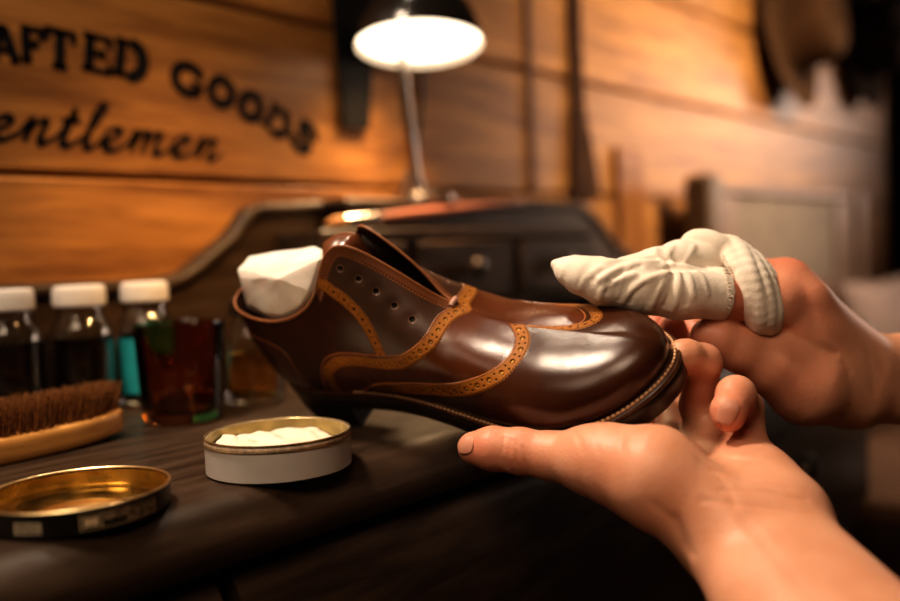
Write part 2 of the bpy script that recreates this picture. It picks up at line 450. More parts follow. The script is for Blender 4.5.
# axes order for ax=1 is (z, x)
b.prism([(p[0], p[1]) for p in poly], 1, .772, .795)
b.build('back_gallery', M_blk, desk, off=OFF, sharp=30)
b = MB()       # bead along the top of the gallery
b.tube([(p[0], .773, DESK+p[1]-.006) for p in tc_], .0075, 12); b.build('gallery_moulding', M_blk, desk, off=OFF)
# row of three small drawers over an open pigeonhole
GX0, GX1, GY = .590, 1.112, .70
b = MB()
b.box((GX0, GY, DESK+.140), (GX1, .772, DESK+.152), .002)
b.box((GX0, GY+.002, DESK+.052), (GX1, .772, DESK+.060), .001)
for x in (GX0, GX1-.010): b.box((x, GY, DESK), (x+.010, .772, DESK+.141), .001)
XS = [GX0, .7235, .9175, GX1]
for i in (1, 2):
    x = XS[i]; b.box((x-.004, GY+.002, DESK), (x+.004, .772, DESK+.141))
b.box((GX0+.06, .728, DESK+.1775), (GX1+.01, .774, DESK+.187), .002); b.box((GX0+.07, .733, DESK+.150), (GX1, .772, DESK+.179), .001)
b.build('pigeonhole_case', M_blk, desk, off=OFF)
for i in range(3):
    x0 = XS[i]+.010; x1 = XS[i+1]-.010
    b = MB(); b.box((x0, GY-.004, DESK+.064), (x1, .765, DESK+.137), .003); d = b.build('small_drawer', M_blk, desk, off=OFF)
    b = MB(); M = Matrix.Translation(((x0+x1)/2, GY-.004, DESK+.104)) @ Matrix.Rotation(R_(90), 4, 'X')
    b.lathe([(.006, -.001), (.005, .004), (.006, .008), (.011, .012), (.012, .016), (.010, .020), (0, .023)], 20, M=M); b.build('knob', M_knob, d, off=OFF)
# ---------------------------------------------------------------- brogue shoe
def leather(name, rough=.235, coat=.0, coatr=.18, bump=.16, bscale=1500, spec=.5, mott=.25):
    m, nt, b = mat_new(name); N = nt.nodes.new; L = nt.links.new
    at = N('ShaderNodeAttribute'); at.attribute_name = 'tint'
    tc = N('ShaderNodeTexCoord'); nz = N('ShaderNodeTexNoise'); nz.inputs['Scale'].default_value = 38; nz.inputs['Detail'].default_value = 6; L(tc.outputs['Object'], nz.inputs['Vector'])
    mr = N('ShaderNodeMapRange'); mr.inputs['From Min'].default_value = .3; mr.inputs['From Max'].default_value = .7; mr.inputs['To Min'].default_value = 1-mott; mr.inputs['To Max'].default_value = 1+mott; L(nz.outputs['Fac'], mr.inputs['Value'])
    mx = N('ShaderNodeVectorMath'); mx.operation = 'SCALE'; L(at.outputs['Color'], mx.inputs[0]); L(mr.outputs[0], mx.inputs['Scale']); L(mx.outputs[0], b.inputs['Base Color'])
    b.inputs['Roughness'].default_value = rough; b.inputs['Coat Weight'].default_value = coat; b.inputs['Coat Roughness'].default_value = coatr; b.inputs['Specular IOR Level'].default_value = spec
    vo = N('ShaderNodeTexNoise'); vo.inputs['Scale'].default_value = bscale; vo.inputs['Detail'].default_value = 2; L(tc.outputs['Object'], vo.inputs['Vector'])
    n3 = N('ShaderNodeTexNoise'); n3.inputs['Scale'].default_value = 110; n3.inputs['Detail'].default_value = 4; L(tc.outputs['Object'], n3.inputs['Vector'])
    ad = N('ShaderNodeMath'); ad.operation = 'MULTIPLY_ADD'; L(n3.outputs['Fac'], ad.inputs[0]); ad.inputs[1].default_value = 1.2; L(vo.outputs['Fac'], ad.inputs[2])
    bp = N('ShaderNodeBump'); bp.inputs['Strength'].default_value = bump; bp.inputs['Distance'].default_value = .0006; L(ad.outputs[0], bp.inputs['Height']); L(bp.outputs[0], b.inputs['Normal']); L(bp.outputs[0], b.inputs['Coat Normal'])
    return m
M_lea = leather('polished_brown_leather')
M_face = leather('dull_brown_leather', .38, 0, .3, .16, spec=.4)
M_trim = leather('tan_leather', .55, 0, .35, .15, spec=.18, mott=.2)
M_lining = mat('dark_lining', (.040, .014, .006), .5, var=.2, vscale=60)
M_edge = mat('tan_cut_edge', (.25, .095, .035), .45, var=.2, vscale=80, coat=.2)
M_sole = mat('dark_sole_edge', (.020, .010, .006), .38, var=.3, vscale=90, bump=.1, bscale=400, coat=.2)
M_heel = mat('black_heel_stack', (.010, .007, .005), .4)
M_welt = mat('brown_welt', (.06, .022, .009), .4, var=.3, vscale=120, coat=.2)
M_thread = mat('pale_thread', (.60, .36, .20), .55)
shoe = thing('brogue_shoe', 'dark brown leather wingtip brogue shoe without laces held above the desk', 'shoe', tuple(shoe_w((.15, 0, .03))))
_SO = np.array(shoe.location)
def shoe_part(name, Vs, F, m, parent=None, **kw): return mesh_obj(name, shoe_w(Vs) - _SO, F, m, parent or shoe, **kw)
# grid evenly spread over the upper
sN, tN = 780, 300
_sd = np.linspace(0, 1, 4001); _pm = upper(_sd, np.array([.15, .6]), 1)
_al = np.concatenate([[0], np.cumsum(np.linalg.norm(np.diff(_pm, axis=0), axis=-1).max(1))])
s_ = np.interp(np.linspace(0, _al[-1], sN), _al, _sd); t_ = np.linspace(0, 1, tN)
def st_curve(keys, n=420): return np.clip(bezcurve(keys, n), 0, 1)
def on_upper(st):
    """3-D points of (s,t) pairs on the side being worked"""
    fi = np.interp(st[:, 0], s_, np.arange(sN)); fj = st[:, 1]*(tN-1); i = np.minimum(fi.astype(int), sN-2); j = np.minimum(fj.astype(int), tN-2); a = (fi-i)[:, None]; b = (fj-j)[:, None]
    return (P0[i, j]*(1-a)*(1-b)+P0[i+1, j]*a*(1-b)+P0[i, j+1]*(1-a)*b+P0[i+1, j+1]*a*b)
K_A = [(.3475,1.0),(.3642,.8975),(.3842,.78),(.405,.69),(.4208,.625),(.4325,.57),(.4385,.5125),(.4405,.4525),(.4392,.395),(.4375,.345)]
K_B = [(.2633,0),(.2667,.0925),(.27,.1825),(.2767,.2775),(.29,.345),(.3075,.38),(.3283,.3675),(.3617,.33),(.3992,.295),(.4417,.2925),(.4808,.33),(.5133,.4075),(.5425,.4975),(.5725,.5925),(.6058,.7175),(.629,.8375),(.644,.93),(.652,1.0)]
K_BT = [(.2417,0),(.255,.1825),(.2667,.325),(.2792,.425),(.2933,.47),(.315,.470),(.3383,.435),(.36,.4),(.3925,.36),(.4367,.3475),(.4675,.365),(.4942,.4025),(.5308,.505),(.58,.6925),(.6142,.85),(.6342,.955),(.6385,1.0)]
K_CT = [(.30,0),(.3217,.0675),(.3492,.12),(.3733,.14),(.4408,.1675),(.5092,.23),(.5542,.2975),(.595,.36),(.6475,.4525),(.6908,.5725),(.7217,.6975),(.7375,.8025),(.7392,.89),(.7275,.985),(.7262,1.0)]
K_C = [(.3575,.0875),(.3942,.1),(.4608,.13),(.4942,.1575),(.5383,.217),(.5825,.2875),(.6375,.3825),(.6858,.5025),(.72,.63),(.7425,.74),(.753,.845),(.751,.92),(.7445,.965),(.7425,1.0)]
K_H = [(0,.725),(.135,.7275),(.1783,.72),(.2083,.65),(.2187,.525),(.2192,.3175),(.2192,.085),(.2217,0)]
EYES = [(.4258,.8475),(.4583,.7875),(.485,.75),(.5125,.715),(.5417,.6825)]
def in_poly(S, T, poly):
    poly = np.asarray(poly); ins = np.zeros(S.shape, bool); n = len(poly)
    for i in range(n):
        (x0, y0), (x1, y1) = poly[i], poly[(i+1) % n]
        if y0 == y1: continue
        c = ((y0 > T) != (y1 > T)) & (S < (x1-x0)*(T-y0)/(y1-y0)+x0); ins ^= c
    return ins
S2, T2 = np.meshgrid(s_, t_, indexing='ij')
cBT, cCT, cH = st_curve(K_BT, 160), st_curve(K_CT, 200), st_curve(K_H, 120)
front = in_poly(S2, T2, list(cBT) + [(1.01, 1.01), (1.01, -.01), (.2417, -.01)]) | (S2 > .66)
wing = in_poly(S2, T2, list(cCT) + [(.7262, 1.01), (1.01, 1.01), (1.01, -.01), (.30, -.01)])
heelc = in_poly(S2, T2, [(-.01, .725)] + list(cH) + [(.2217, -.01), (-.01, -.01)])
cA = st_curve(K_A, 200)
facing = in_poly(S2, T2, [(.3475, 1.01)] + list(cA) + [(.4375, .3)] + [p for p in cBT if p[0] > .437] + [(.6385, 1.01)]) & ~front
BASE = upper_pair(s_, t_)
K_CTF = [(.27,0),(.30,.07),(.36,.14),(.45,.19),(.53,.26),(.62,.36),(.71,.47),(.78,.59),(.825,.70),(.842,.80),(.835,.88),(.80,.945),(.755,.982),(.7262,1.0)]
K_CF = [(.36,.09),(.45,.14),(.54,.21),(.63,.31),(.72,.42),(.795,.54),(.845,.66),(.862,.78),(.855,.875),(.818,.942),(.775,.980),(.7425,1.0)]
def paint(side):
    global P0, N0, H, TINT, wing, vamp, cCT
    P0 = BASE[0] if side > 0 else BASE[1]
    kct, kc = (K_CT, K_C) if side > 0 else (K_CTF, K_CF)
    wing = in_poly(S2, T2, list(st_curve(kct, 200)) + [(.7262, 1.01), (1.01, 1.01), (1.01, -.01), (kct[0][0], -.01)])
    du = np.gradient(P0, axis=0); dv = np.gradient(P0, axis=1)
    N0 = np.cross(du, dv); N0 /= np.linalg.norm(N0, axis=-1, keepdims=True) + 1e-12
    if (N0[400, 100] @ np.array([0, side, 0])) < 0: N0 = -N0
    def band(keys, n=500):
        st = st_curve(keys, n); c = on_upper(st)
        a = np.concatenate([[0], np.cumsum(np.linalg.norm(np.diff(c, axis=0), axis=1))]); tg = np.gradient(c, axis=0); tg /= np.linalg.norm(tg, axis=1)[:, None] + 1e-9
        D = np.full(S2.shape, 1.0); A = np.zeros(S2.shape); G = np.zeros(S2.shape)
        m = np.zeros(S2.shape, bool)
        lo, hi = c.min(0)-.03, c.max(0)+.03
        m = ((P0 > lo) & (P0 < hi)).all(-1)
        q = P0[m]; nn = N0[m]; best = np.empty(len(q)); bi = np.empty(len(q), int)
        for i in range(0, len(q), 4000):
            d = ((q[i:i+4000, None]-c[None])**2).sum(-1); j = d.argmin(1); bi[i:i+4000] = j; best[i:i+4000] = np.sqrt(d[np.arange(len(j)), j])
        off = q-c[bi]; sg = np.einsum('ij,ij->i', off, np.cross(nn, tg[bi]))
        D[m] = best; A[m] = a[bi] + np.einsum('ij,ij->i', off, tg[bi]); G[m] = sg
        return D, A, G, a[-1]
    H = np.zeros(S2.shape); TINT = np.zeros(S2.shape + (3,))
    def col_set(mask, c): TINT[mask] = c
    col_set(np.ones(S2.shape, bool), (.038, .0105, .0042))
    vamp = front & ~wing
    col_set(facing, (.052, .024, .014)); col_set(vamp, (.082, .0225, .0075)); col_set(wing, (.044, .0135, .0055)); col_set(heelc, (.058, .0175, .007))
    # overlays stand proud of what lies under them
    H += .0005*front + .0005*wing + .0004*facing + .0004*heelc
    # broguing bands
    LABEL = np.zeros(S2.shape, int); LABEL[facing] = 1; LABEL[vamp] = 2; LABEL[wing] = 3; LABEL[heelc] = 4
    TAN = np.array((.30, .110, .016))
    def smooth(x, a, b): u = np.clip((x-a)/(b-a), 0, 1); return u*u*(3-2*u)
    for keys, half, pitch, rb, rs, lab, clip in ((K_A, .0040, .0085, .0011, .00055, 5, ~front), (K_B, .0043, .0088, .00135, .00062, 6, front & ~wing), (kc, .0046 if side > 0 else .0034, .0092, .0016 if side > 0 else .0011, .0007, 7, wing)):
        D, A, G, LN = band(keys)
        hw = half + .00022*np.sin(A*2*math.pi/.0019)
        m = (D < hw) & clip
        LABEL[m] = lab
        fade = smooth(A, .004, .03) if lab in (6, 7) else np.ones(S2.shape)
        tone = TAN*(.55+.45*fade[..., None]) if lab == 6 else TAN*np.ones(S2.shape+(1,))*(.35+.65*fade[..., None])
        TINT[m] = tone[m]
        if lab == 7: H -= .0012*np.exp(-(D/.011)**2)*smooth(A, .02, .06)
        H += .0004*smooth(hw-D, 0, .0006)*(D < half+.001)*clip
        # edge stitching
        for o in (half-.0008, -(half-.0008)):
            st = m & (np.abs(G-o) < .00028); dash = (np.sin(A*2*math.pi/.0016) > -.2)
            TINT[st & dash] = TAN*.55; H -= .00018*(st & ~dash); TINT[st & ~dash] = TAN*.18
        ph = (A/pitch) % 1.0
        r = np.hypot((ph-.5)*pitch, G*1.0)
        big = smooth(rb*1.15-r, 0, rb*.35)*m*(A > .006)*(A < LN+.01)
        gold = (r < rb*.72)*m*(G < rb*.35)*(A > .006)
        H -= .0007*big
        TINT = TINT*(1-.94*big[..., None]) + 0
        if lab != 5: TINT[gold.astype(bool)] = np.array((.62, .30, .05))*.75
        ph2 = ((A/pitch)+.5) % 1.0
        for o in (rb*1.15, -rb*1.15):
            r2 = np.hypot((ph2-.5)*pitch, G-o); sm = smooth(rs*1.2-r2, 0, rs*.5)*m*(A > .006); H -= .0005*sm; TINT = TINT*(1-.95*sm[..., None])
    # folded edge line along the top of each overlay
    for keys, msk, lw in ((K_BT, front, .0009), (kct, wing & (S2 < .87), .0009), (K_H, heelc, .0011)):
        D, A, G, LN = band(keys, 500)
        e = (D < lw) & msk; TINT[e] = np.array((.30, .105, .035))*(.6 if msk is heelc else 1)
        H += .0003*np.exp(-(D/.0008)**2)
        g = np.exp(-((D-.0002)/.0005)**2)*(~msk); H -= .00035*g
    # stitched rim of the facing along the slit and the collar rim
    D, A, G, LN = band([(x, .995) for x in np.linspace(.30, .632, 14)], 600)
    rim = (D < .0062) & ~front & (S2 > .335) & (LABEL != 5)
    TINT[rim] = (.135, .046, .017)
    st = rim & (np.abs(D-.0052) < .00045); dash = np.sin(A*2*math.pi/.0022) > 0
    TINT[st] = (.03, .01, .004); TINT[st & dash] = (.30, .11, .035); H += .0003*(rim & (D < .0046))
    # eyelets
    for (a_, b_) in EYES:
        c = on_upper(np.array([(a_, b_)]))[0]; r = np.linalg.norm(P0-c, axis=-1)
        hole = smooth(.0021-r, 0, .0007); H -= .0015*hole; TINT = TINT*(1-.97*hole[..., None]); H -= .0006*np.exp(-(r/.0045)**2)
        rimm = (r > .0019) & (r < .0026) & facing; TINT[rimm] = (.16, .085, .05)
    # soft walking creases and pull round the facing
    H += .0002*np.sin(S2*70+T2*9)*np.exp(-((S2-.50)/.05)**2)*np.exp(-((T2-.62)/.16)**2)
    H -= .0004*np.exp(-((S2-.60)/.03)**2-((T2-.52)/.12)**2)

    return P0, N0, H, TINT, LABEL
names = ['quarter', 'eyelet_facing', 'vamp', 'wing_tip', 'heel_counter', 'facing_trim', 'vamp_trim', 'wing_tip_trim']
mats_ = [M_lea, M_face, M_lea, M_lea, M_lea, M_trim, M_trim, M_trim]
ii, jj = np.meshgrid(np.arange(sN-1), np.arange(tN-1), indexing='ij'); q0 = (ii*tN+jj).ravel()
Q = np.stack([q0, q0+tN, q0+tN+1, q0+1], 1)
acc = {k: ([], [], []) for k in range(8)}
for side in (1, -1):
    Pb, Nn, hh, TINT, LABEL = paint(side)
    Vp = (Pb + Nn*hh[..., None]).reshape(-1, 3)
    lab = LABEL[:-1, :-1].ravel()
    for k in range(8):
        f = Q[lab == k] if side == 1 else Q[lab == k][:, ::-1]
        u, inv = np.unique(f, return_inverse=True)
        acc[k][0].append(Vp[u]); acc[k][1].append(inv.reshape(-1, 4)); acc[k][2].append(TINT.reshape(-1, 3)[u])
for k in range(8):
    n0 = len(acc[k][0][0])
    V = np.vstack(acc[k][0]); F = np.vstack([acc[k][1][0], acc[k][1][1]+n0]); Tn = np.vstack(acc[k][2])
    o = shoe_part(names[k], V, F, mats_[k])
    ca = o.data.color_attributes.new('tint', 'FLOAT_COLOR', 'POINT')
    buf = np.ones((len(o.data.vertices), 4), np.float32); buf[:, :3] = Tn; ca.data.foreach_set('color', buf.ravel())
    import bmesh
    bm = bmesh.new(); bm.from_mesh(o.data); bmesh.ops.remove_doubles(bm, verts=bm.verts[:], dist=2e-5); bm.to_mesh(o.data); bm.free()
# lining
sl = np.linspace(0, .63, 160); tl = np.linspace(.30, 1, 50)
Vl = []; Fl = []
for side in (1, -1):
    Pb = upper(sl, tl, side); a_, b_ = np.gradient(Pb, axis=0), np.gradient(Pb, axis=1); Nn = np.cross(a_, b_); Nn /= np.linalg.norm(Nn, axis=-1, keepdims=True)+1e-12
    if (Nn[80, 20] @ np.array([0, side, 0])) < 0: Nn = -Nn
    Nn[:2] = np.array([-1., 0, 0])
    g0 = sum(len(v) for v in Vl); Vl.append((Pb - Nn*.0022).reshape(-1, 3))
    i2, j2 = np.meshgrid(np.arange(159), np.arange(49), indexing='ij'); q = (i2*50+j2).ravel()+g0; Fl.append(np.stack([q, q+50, q+51, q+1], 1))
shoe_part('lining', np.vstack(Vl), np.vstack(Fl), M_lining)
# insole closing the inside
so = np.linspace(0, 1, 120); a1 = upper(so, np.array([.02]), 1)[:, 0]; a2 = upper(so, np.array([.02]), -1)[:, 0]
a1[:, 2] += .002; a2[:, 2] += .002
V = np.vstack([a1, a2]); k_ = np.arange(119); shoe_part('insole', V, np.stack([k_, k_+1, k_+121, k_+120], 1), M_lining)
# rolled edge round the collar and down both facings
sb_ = np.linspace(0, .636, 220)
e1 = upper(sb_, np.array([1.0]), 1)[:, 0]; e2 = upper(sb_, np.array([1.0]), -1)[:, 0]
path = np.vstack([e1[::-1], e2[1:]])
path[:, 2] += .0003
mb = MB(); mb.tube(shoe_w(path)-_SO, .0010, 10); mb.build('collar_binding', M_edge, shoe, sharp=60)
mb = MB(); e_ = shoe_w(np.array([e1[-1]+[-.001, .003, .0015], (e1[-1]+e2[-1])/2+[.0, 0, .0025], e2[-1]+[-.001, -.003, .0015]]))-_SO; mb.tube(bezcurve(e_, 8), .0019, 10)
mb.build('bar_tack', mat('pinkish_thread_tack', (.42, .24, .17), .5), shoe)
# tongue
cen = bezcurve([(.176, .042), (.160, .050), (.143, .070), (.133, .100), (.129, .128), (.119, .1345), (.110, .1355), (.104, .134)], 60)
wid = np.interp(np.linspace(0, 1, 60), [0, .2, .55, .8, .93, 1], [.004, .011, .0185, .0200, .016, .008])
V = []; nb = 33
for i in range(60):
    tgt = cen[min(i+1, 59)]-cen[max(i-1, 0)]; tgt = tgt/np.linalg.norm(tgt); nr = np.array([tgt[1], -tgt[0]])
    if nr[1] < 0 and i < 30: nr = -nr
    for k in range(nb):
        b_ = -1+2*k/(nb-1); dn = -.0095*b_*b_ - .0025
        V.append((cen[i, 0]+nr[0]*dn, b_*wid[i]+swing(cen[i, 0]), cen[i, 1]+nr[1]*dn))
i2, j2 = np.meshgrid(np.arange(59), np.arange(nb-1), indexing='ij'); q = (i2*nb+j2).ravel()
o = shoe_part('tongue', np.array(V), np.stack([q, q+nb, q+nb+1, q+1], 1), mat('tongue_leather', (.12, .038, .014), .3, var=.2, vscale=60, coat=.4, coatr=.15))
md = o.modifiers.new('thick', 'SOLIDIFY'); md.thickness = .0022; md.offset = -1
# welt, sole, heel
so = np.linspace(0, 1, 260); kS = st_eval(so)
def outline(off, sN_=so):
    k = st_eval(sN_); a = st_eval(np.clip(sN_-1e-3, -.1, 1.1)); b = st_eval(np.clip(sN_+1e-3, -.1, 1.1)); tg = b[:, :2]-a[:, :2]; tg /= np.linalg.norm(tg, axis=1)[:, None]
    n = np.stack([-tg[:, 1], tg[:, 0]], 1); n[0] = (-1, 0); n[-1] = (1, 0)
    p = k[:, :2] + n*np.asarray(off).reshape(-1, 1); near = p.copy(); far = p[::-1][1:-1].copy(); far[:, 1] *= -1
    near[:, 1] = np.maximum(near[:, 1], 0); far[:, 1] = np.minimum(far[:, 1], 0)
    l = np.vstack([near, far]); l[:, 1] += swing(l[:, 0]); return l
fz = np.concatenate([kS[:, 2], kS[::-1][1:-1, 2]])
wof = np.interp(so, [0, .3, .45, .62, .85, 1], [.0015, .0018, .0025, .0052, .0064, .0076])
def rings(rs, zs):
    V = np.vstack([np.column_stack([outline(r), fz+z]) for r, z in zip(rs, zs)]); n = len(fz); F = []
    k = np.arange(n)
    for i in range(len(rs)-1): F.append(np.stack([i*n+k, i*n+(k+1) % n, (i+1)*n+(k+1) % n, (i+1)*n+k], 1))
    return V, np.vstack(F)
V, F = rings([wof*0-.004, wof-.0006, wof, wof, wof-.0007], [.0012, .0004, -.0003, -.0022, -.0030]); shoe_part('welt', V, F, M_welt)
V, F = rings([wof-.0012, wof-.0004, wof-.0001, wof-.0003, wof-.0010, wof-.003], [-.0026, -.0032, -.0070, -.0130, -.0152, -.0160])
n = len(fz); h_ = len(so); base = 5*n
cap = np.array([(base+i, base+i+1, base+(n-i-1), base+(n-i) % n) for i in range(1, h_-2)]); F = np.vstack([F, cap])
shoe_part('outsole', V, F, M_sole)
lp = outline(wof*.62); a = np.concatenate([[0], np.cumsum(np.linalg.norm(np.diff(lp, axis=0), axis=1))]); mb = MB()
for d in np.arange(.10, a[-1]-.10, .0031):
    p = [np.array([np.interp(d+e, a, lp[:, 0]), np.interp(d+e, a, lp[:, 1]), np.interp(d+e, a, fz)+h]) for e, h in ((-.0012, .0006), (-.0005, .0013), (.0005, .0013), (.0012, .0006))]
    mb.tube(shoe_w(np.array(p))-_SO, [.0005, .0010, .0010, .0005], 6)
mb.build('welt_stitching', M_thread, shoe, sharp=80)
ol = outline(wof); hx = ol[:, 0]; nearh = [i for i in range(h_) if hx[i] < .078]; farh = [i for i in range(h_, n) if hx[i] < .078]
loop = farh + nearh; hp = ol[loop]; hz = fz[loop]-.0158
mb = MB(); m_ = len(loop); V = []
for fr, ins in ((0, .0004), (.25, .0002), (.27, .0010), (.29, .0002), (.62, .0012), (.64, .0020), (.66, .0012), (.97, .0022), (1, .0030)):
    c_ = hp.mean(0)
    for i in range(m_):
        d_ = hp[i]-c_; L_ = np.linalg.norm(d_); pp = hp[i]-d_/L_*ins; V.append((pp[0], pp[1], hz[i]*(1-fr)))
V = np.array(V); F = [tuple(range(m_))[::-1], tuple(range(8*m_, 9*m_))]
for r in range(8): F += [(r*m_+i, r*m_+(i+1) % m_, (r+1)*m_+(i+1) % m_, (r+1)*m_+i) for i in range(m_)]
mb.add(shoe_w(V)-_SO, F); mb.build('heel', M_heel, shoe, sharp=50)
# ---- paper stuffing in the collar
def inv_y(px, py, y):
    d = (P(px, py, 1)-C0) @ SHOE_R; o = (C0-SHOE_T) @ SHOE_R; return o+d*((y-o[1])/d[1])
import bmesh
pts = [(0.0208, 0.004, 0.1269), (0.0111, -0.019, 0.1229), (0.0741, -0.019, 0.12), (0.0943, -0.004, 0.1244), (0.1055, 0.012, 0.1269), (0.0728, 0.022, 0.1237), (0.0247, 0.01, 0.1229), (0.0243, 0.017, 0.1052), (0.0418, 0.023, 0.1005), (0.0616, 0.0275, 0.0999), (0.0797, 0.0265, 0.1035), (0.094, 0.024, 0.1128), (0.0095, -0.010, 0.095), (0.0105, 0.009, 0.097), (0.012, -0.014, 0.09), (0.098, -0.021, 0.095), (0.05, -0.0235, 0.088), (0.03, 0, 0.062), (0.09, 0, 0.062), (0.06, 0.022, 0.07), (0.06, -0.02, 0.062)]
bm = bmesh.new()
for p in pts: bm.verts.new(shoe_w(p))
bmesh.ops.convex_hull(bm, input=bm.verts[:]); 
for v in [v for v in bm.verts if not v.link_faces]: bm.verts.remove(v)
bmesh.ops.bevel(bm, geom=bm.edges[:], offset=.0009, segments=2, profile=.6, affect='EDGES')
bmesh.ops.triangulate(bm, faces=bm.faces[:]); bmesh.ops.subdivide_edges(bm, edges=bm.edges[:], cuts=3, use_grid_fill=True)
from mathutils import noise as mnoise
for v in bm.verts:
    d = mnoise.noise(v.co*45)*.0011 + mnoise.noise(v.co*160)*.0004; v.co += v.normal*d
bmesh.ops.recalc_face_normals(bm, faces=bm.faces[:])
me = bpy.data.meshes.new('paper_stuffing'); bm.to_mesh(me); bm.free()
me.polygons.foreach_set('use_smooth', [True]*len(me.polygons)); me.set_sharp_from_angle(angle=R_(28))
paper = bpy.data.objects.new('paper_stuffing', me); COL.objects.link(paper); me.materials.append(mat('white_paper', (.74, .70, .63), .8, var=.06, vscale=60, bump=.15, bscale=120, sss=.1))
tag(paper, 'folded white paper stuffing sticking out of the shoe collar', 'paper')
# ---------------------------------------------------------------- hands
def J(*a): return [P(x, y, z) for x, y, z, r in a], [r for *_, r in a]
def skin_mat():
    m, nt, b = mat_new('skin'); N = nt.nodes.new; L = nt.links.new
    tc = N('ShaderNodeTexCoord'); nz = N('ShaderNodeTexNoise'); nz.inputs['Scale'].default_value = 42; nz.inputs['Detail'].default_value = 5; L(tc.outputs['Object'], nz.inputs['Vector'])
    at = N('ShaderNodeAttribute'); at.attribute_name = 'flush'
    cr = N('ShaderNodeValToRGB'); cr.color_ramp.elements[0].position = .3; cr.color_ramp.elements[1].position = .7
    cr.color_ramp.elements[0].color = (.57, .265, .155, 1); cr.color_ramp.elements[1].color = (.65, .335, .215, 1); L(nz.outputs['Fac'], cr.inputs[0])
    mx = N('ShaderNodeMix'); mx.data_type = 'RGBA'; L(at.outputs['Fac'], mx.inputs[0]); L(cr.outputs[0], mx.inputs[6]); mx.inputs[7].default_value = (.60, .19, .115, 1); L(mx.outputs[2], b.inputs['Base Color'])
    b.inputs['Roughness'].default_value = .46; b.inputs['Specular IOR Level'].default_value = .4
    b.inputs['Subsurface Weight'].default_value = .22; b.inputs['Subsurface Radius'].default_value = (1, .35, .18); b.inputs['Subsurface Scale'].default_value = .004
    vo = N('ShaderNodeTexVoronoi'); vo.inputs['Scale'].default_value = 520; L(tc.outputs['Object'], vo.inputs['Vector'])
    n2 = N('ShaderNodeTexNoise'); n2.inputs['Scale'].default_value = 180; n2.inputs['Detail'].default_value = 4; L(tc.outputs['Object'], n2.inputs['Vector'])
    ad = N('ShaderNodeMath'); ad.operation = 'MULTIPLY_ADD'; L(vo.outputs['Distance'], ad.inputs[0]); ad.inputs[1].default_value = .5; L(n2.outputs['Fac'], ad.inputs[2])
    bp = N('ShaderNodeBump'); bp.inputs['Strength'].default_value = .14; bp.inputs['Distance'].default_value = .0012; L(ad.outputs[0], bp.inputs['Height']); L(bp.outputs[0], b.inputs['Normal'])
    return m
M_skin = skin_mat()
M_nail = mat('fingernail', (.57, .245, .16), .42, coat=.05, sss=.1)
# ---- left hand: palm up under the sole, thumb along its near edge
LH = dict(
 thumb=J((606,462,.470,.0200),(583,459,.478,.0165),(552,456,.487,.0132),(520,451,.493,.0126),(492,448.5,.497,.0120),(474,448,.500,.0094)),
 thenar=J((716,522,.445,.0235),(652,476,.456,.0258),(600,461,.472,.0190)),
 little=J((744,452,.503,.0115),(746,424,.508,.0098),(745,408,.507,.0100),(736,395,.486,.0103),(728.5,411,.475,.0090),(728,417,.4745,.0082)),
 ring=J((715,446,.515,.0120),(698,406,.524,.0105),(703,362,.507,.0103),(686,356,.500,.0092),(681,355,.499,.0084)),
 middle=J((678,446,.532,.0125),(672,404,.578,.0108),(680,350,.575,.0102),(672,328,.556,.0088)),
 index=J((640,456,.535,.0125),(640,402,.590,.0108),(655,345,.592,.0100),(657,327,.572,.0088)))
def left_core(p):
    r1, q1 = J((731,553,.437,.0205),(812,678,.362,.0270),(905,850,.292,.037)); r2, q2 = J((788,535,.440,.0205),(885,658,.365,.0285),(985,815,.295,.036))
    d = smin(chain_d(p, r1, q1, .004), chain_d(p, r2, q2, .004), .022)
    d = smin(d, cone_d(p, P(760, 543, .437), P(850, 690, .360), .021, .030), .015)
    # palm: metacarpals fanning from the wrist
    W = [P(735, 530, .448), P(755, 525, .450), P(772, 521, .452), P(783, 518, .452)]
    for w, k, r in zip(W, ('index', 'middle', 'ring', 'little'), (.0165, .016, .0155, .0150)):
        d = smin(d, cone_d(p, w, LH[k][0][0], r+.003, .0125), .016)
    d = smin(d, chain_d(p, *LH['thenar'], .006), .016)
    h, hr = J((779,512,.446,.0190),(755,479,.468,.0165),(744,460,.490,.0120)); d = smin(d, chain_d(p, h, hr, .006), .016)
    d = smin(d, chain_d(p, *LH['thumb'], .004), .008)
    return d
def left_f(p):
    d = left_core(p)
    fs = [chain_d(p, *LH[k], .004) for k in ('little', 'ring', 'middle', 'index')]
    f = fs[0]
    for g in fs[1:]: f = smin(f, g, .0012)
    return smin(d, f, .0075)
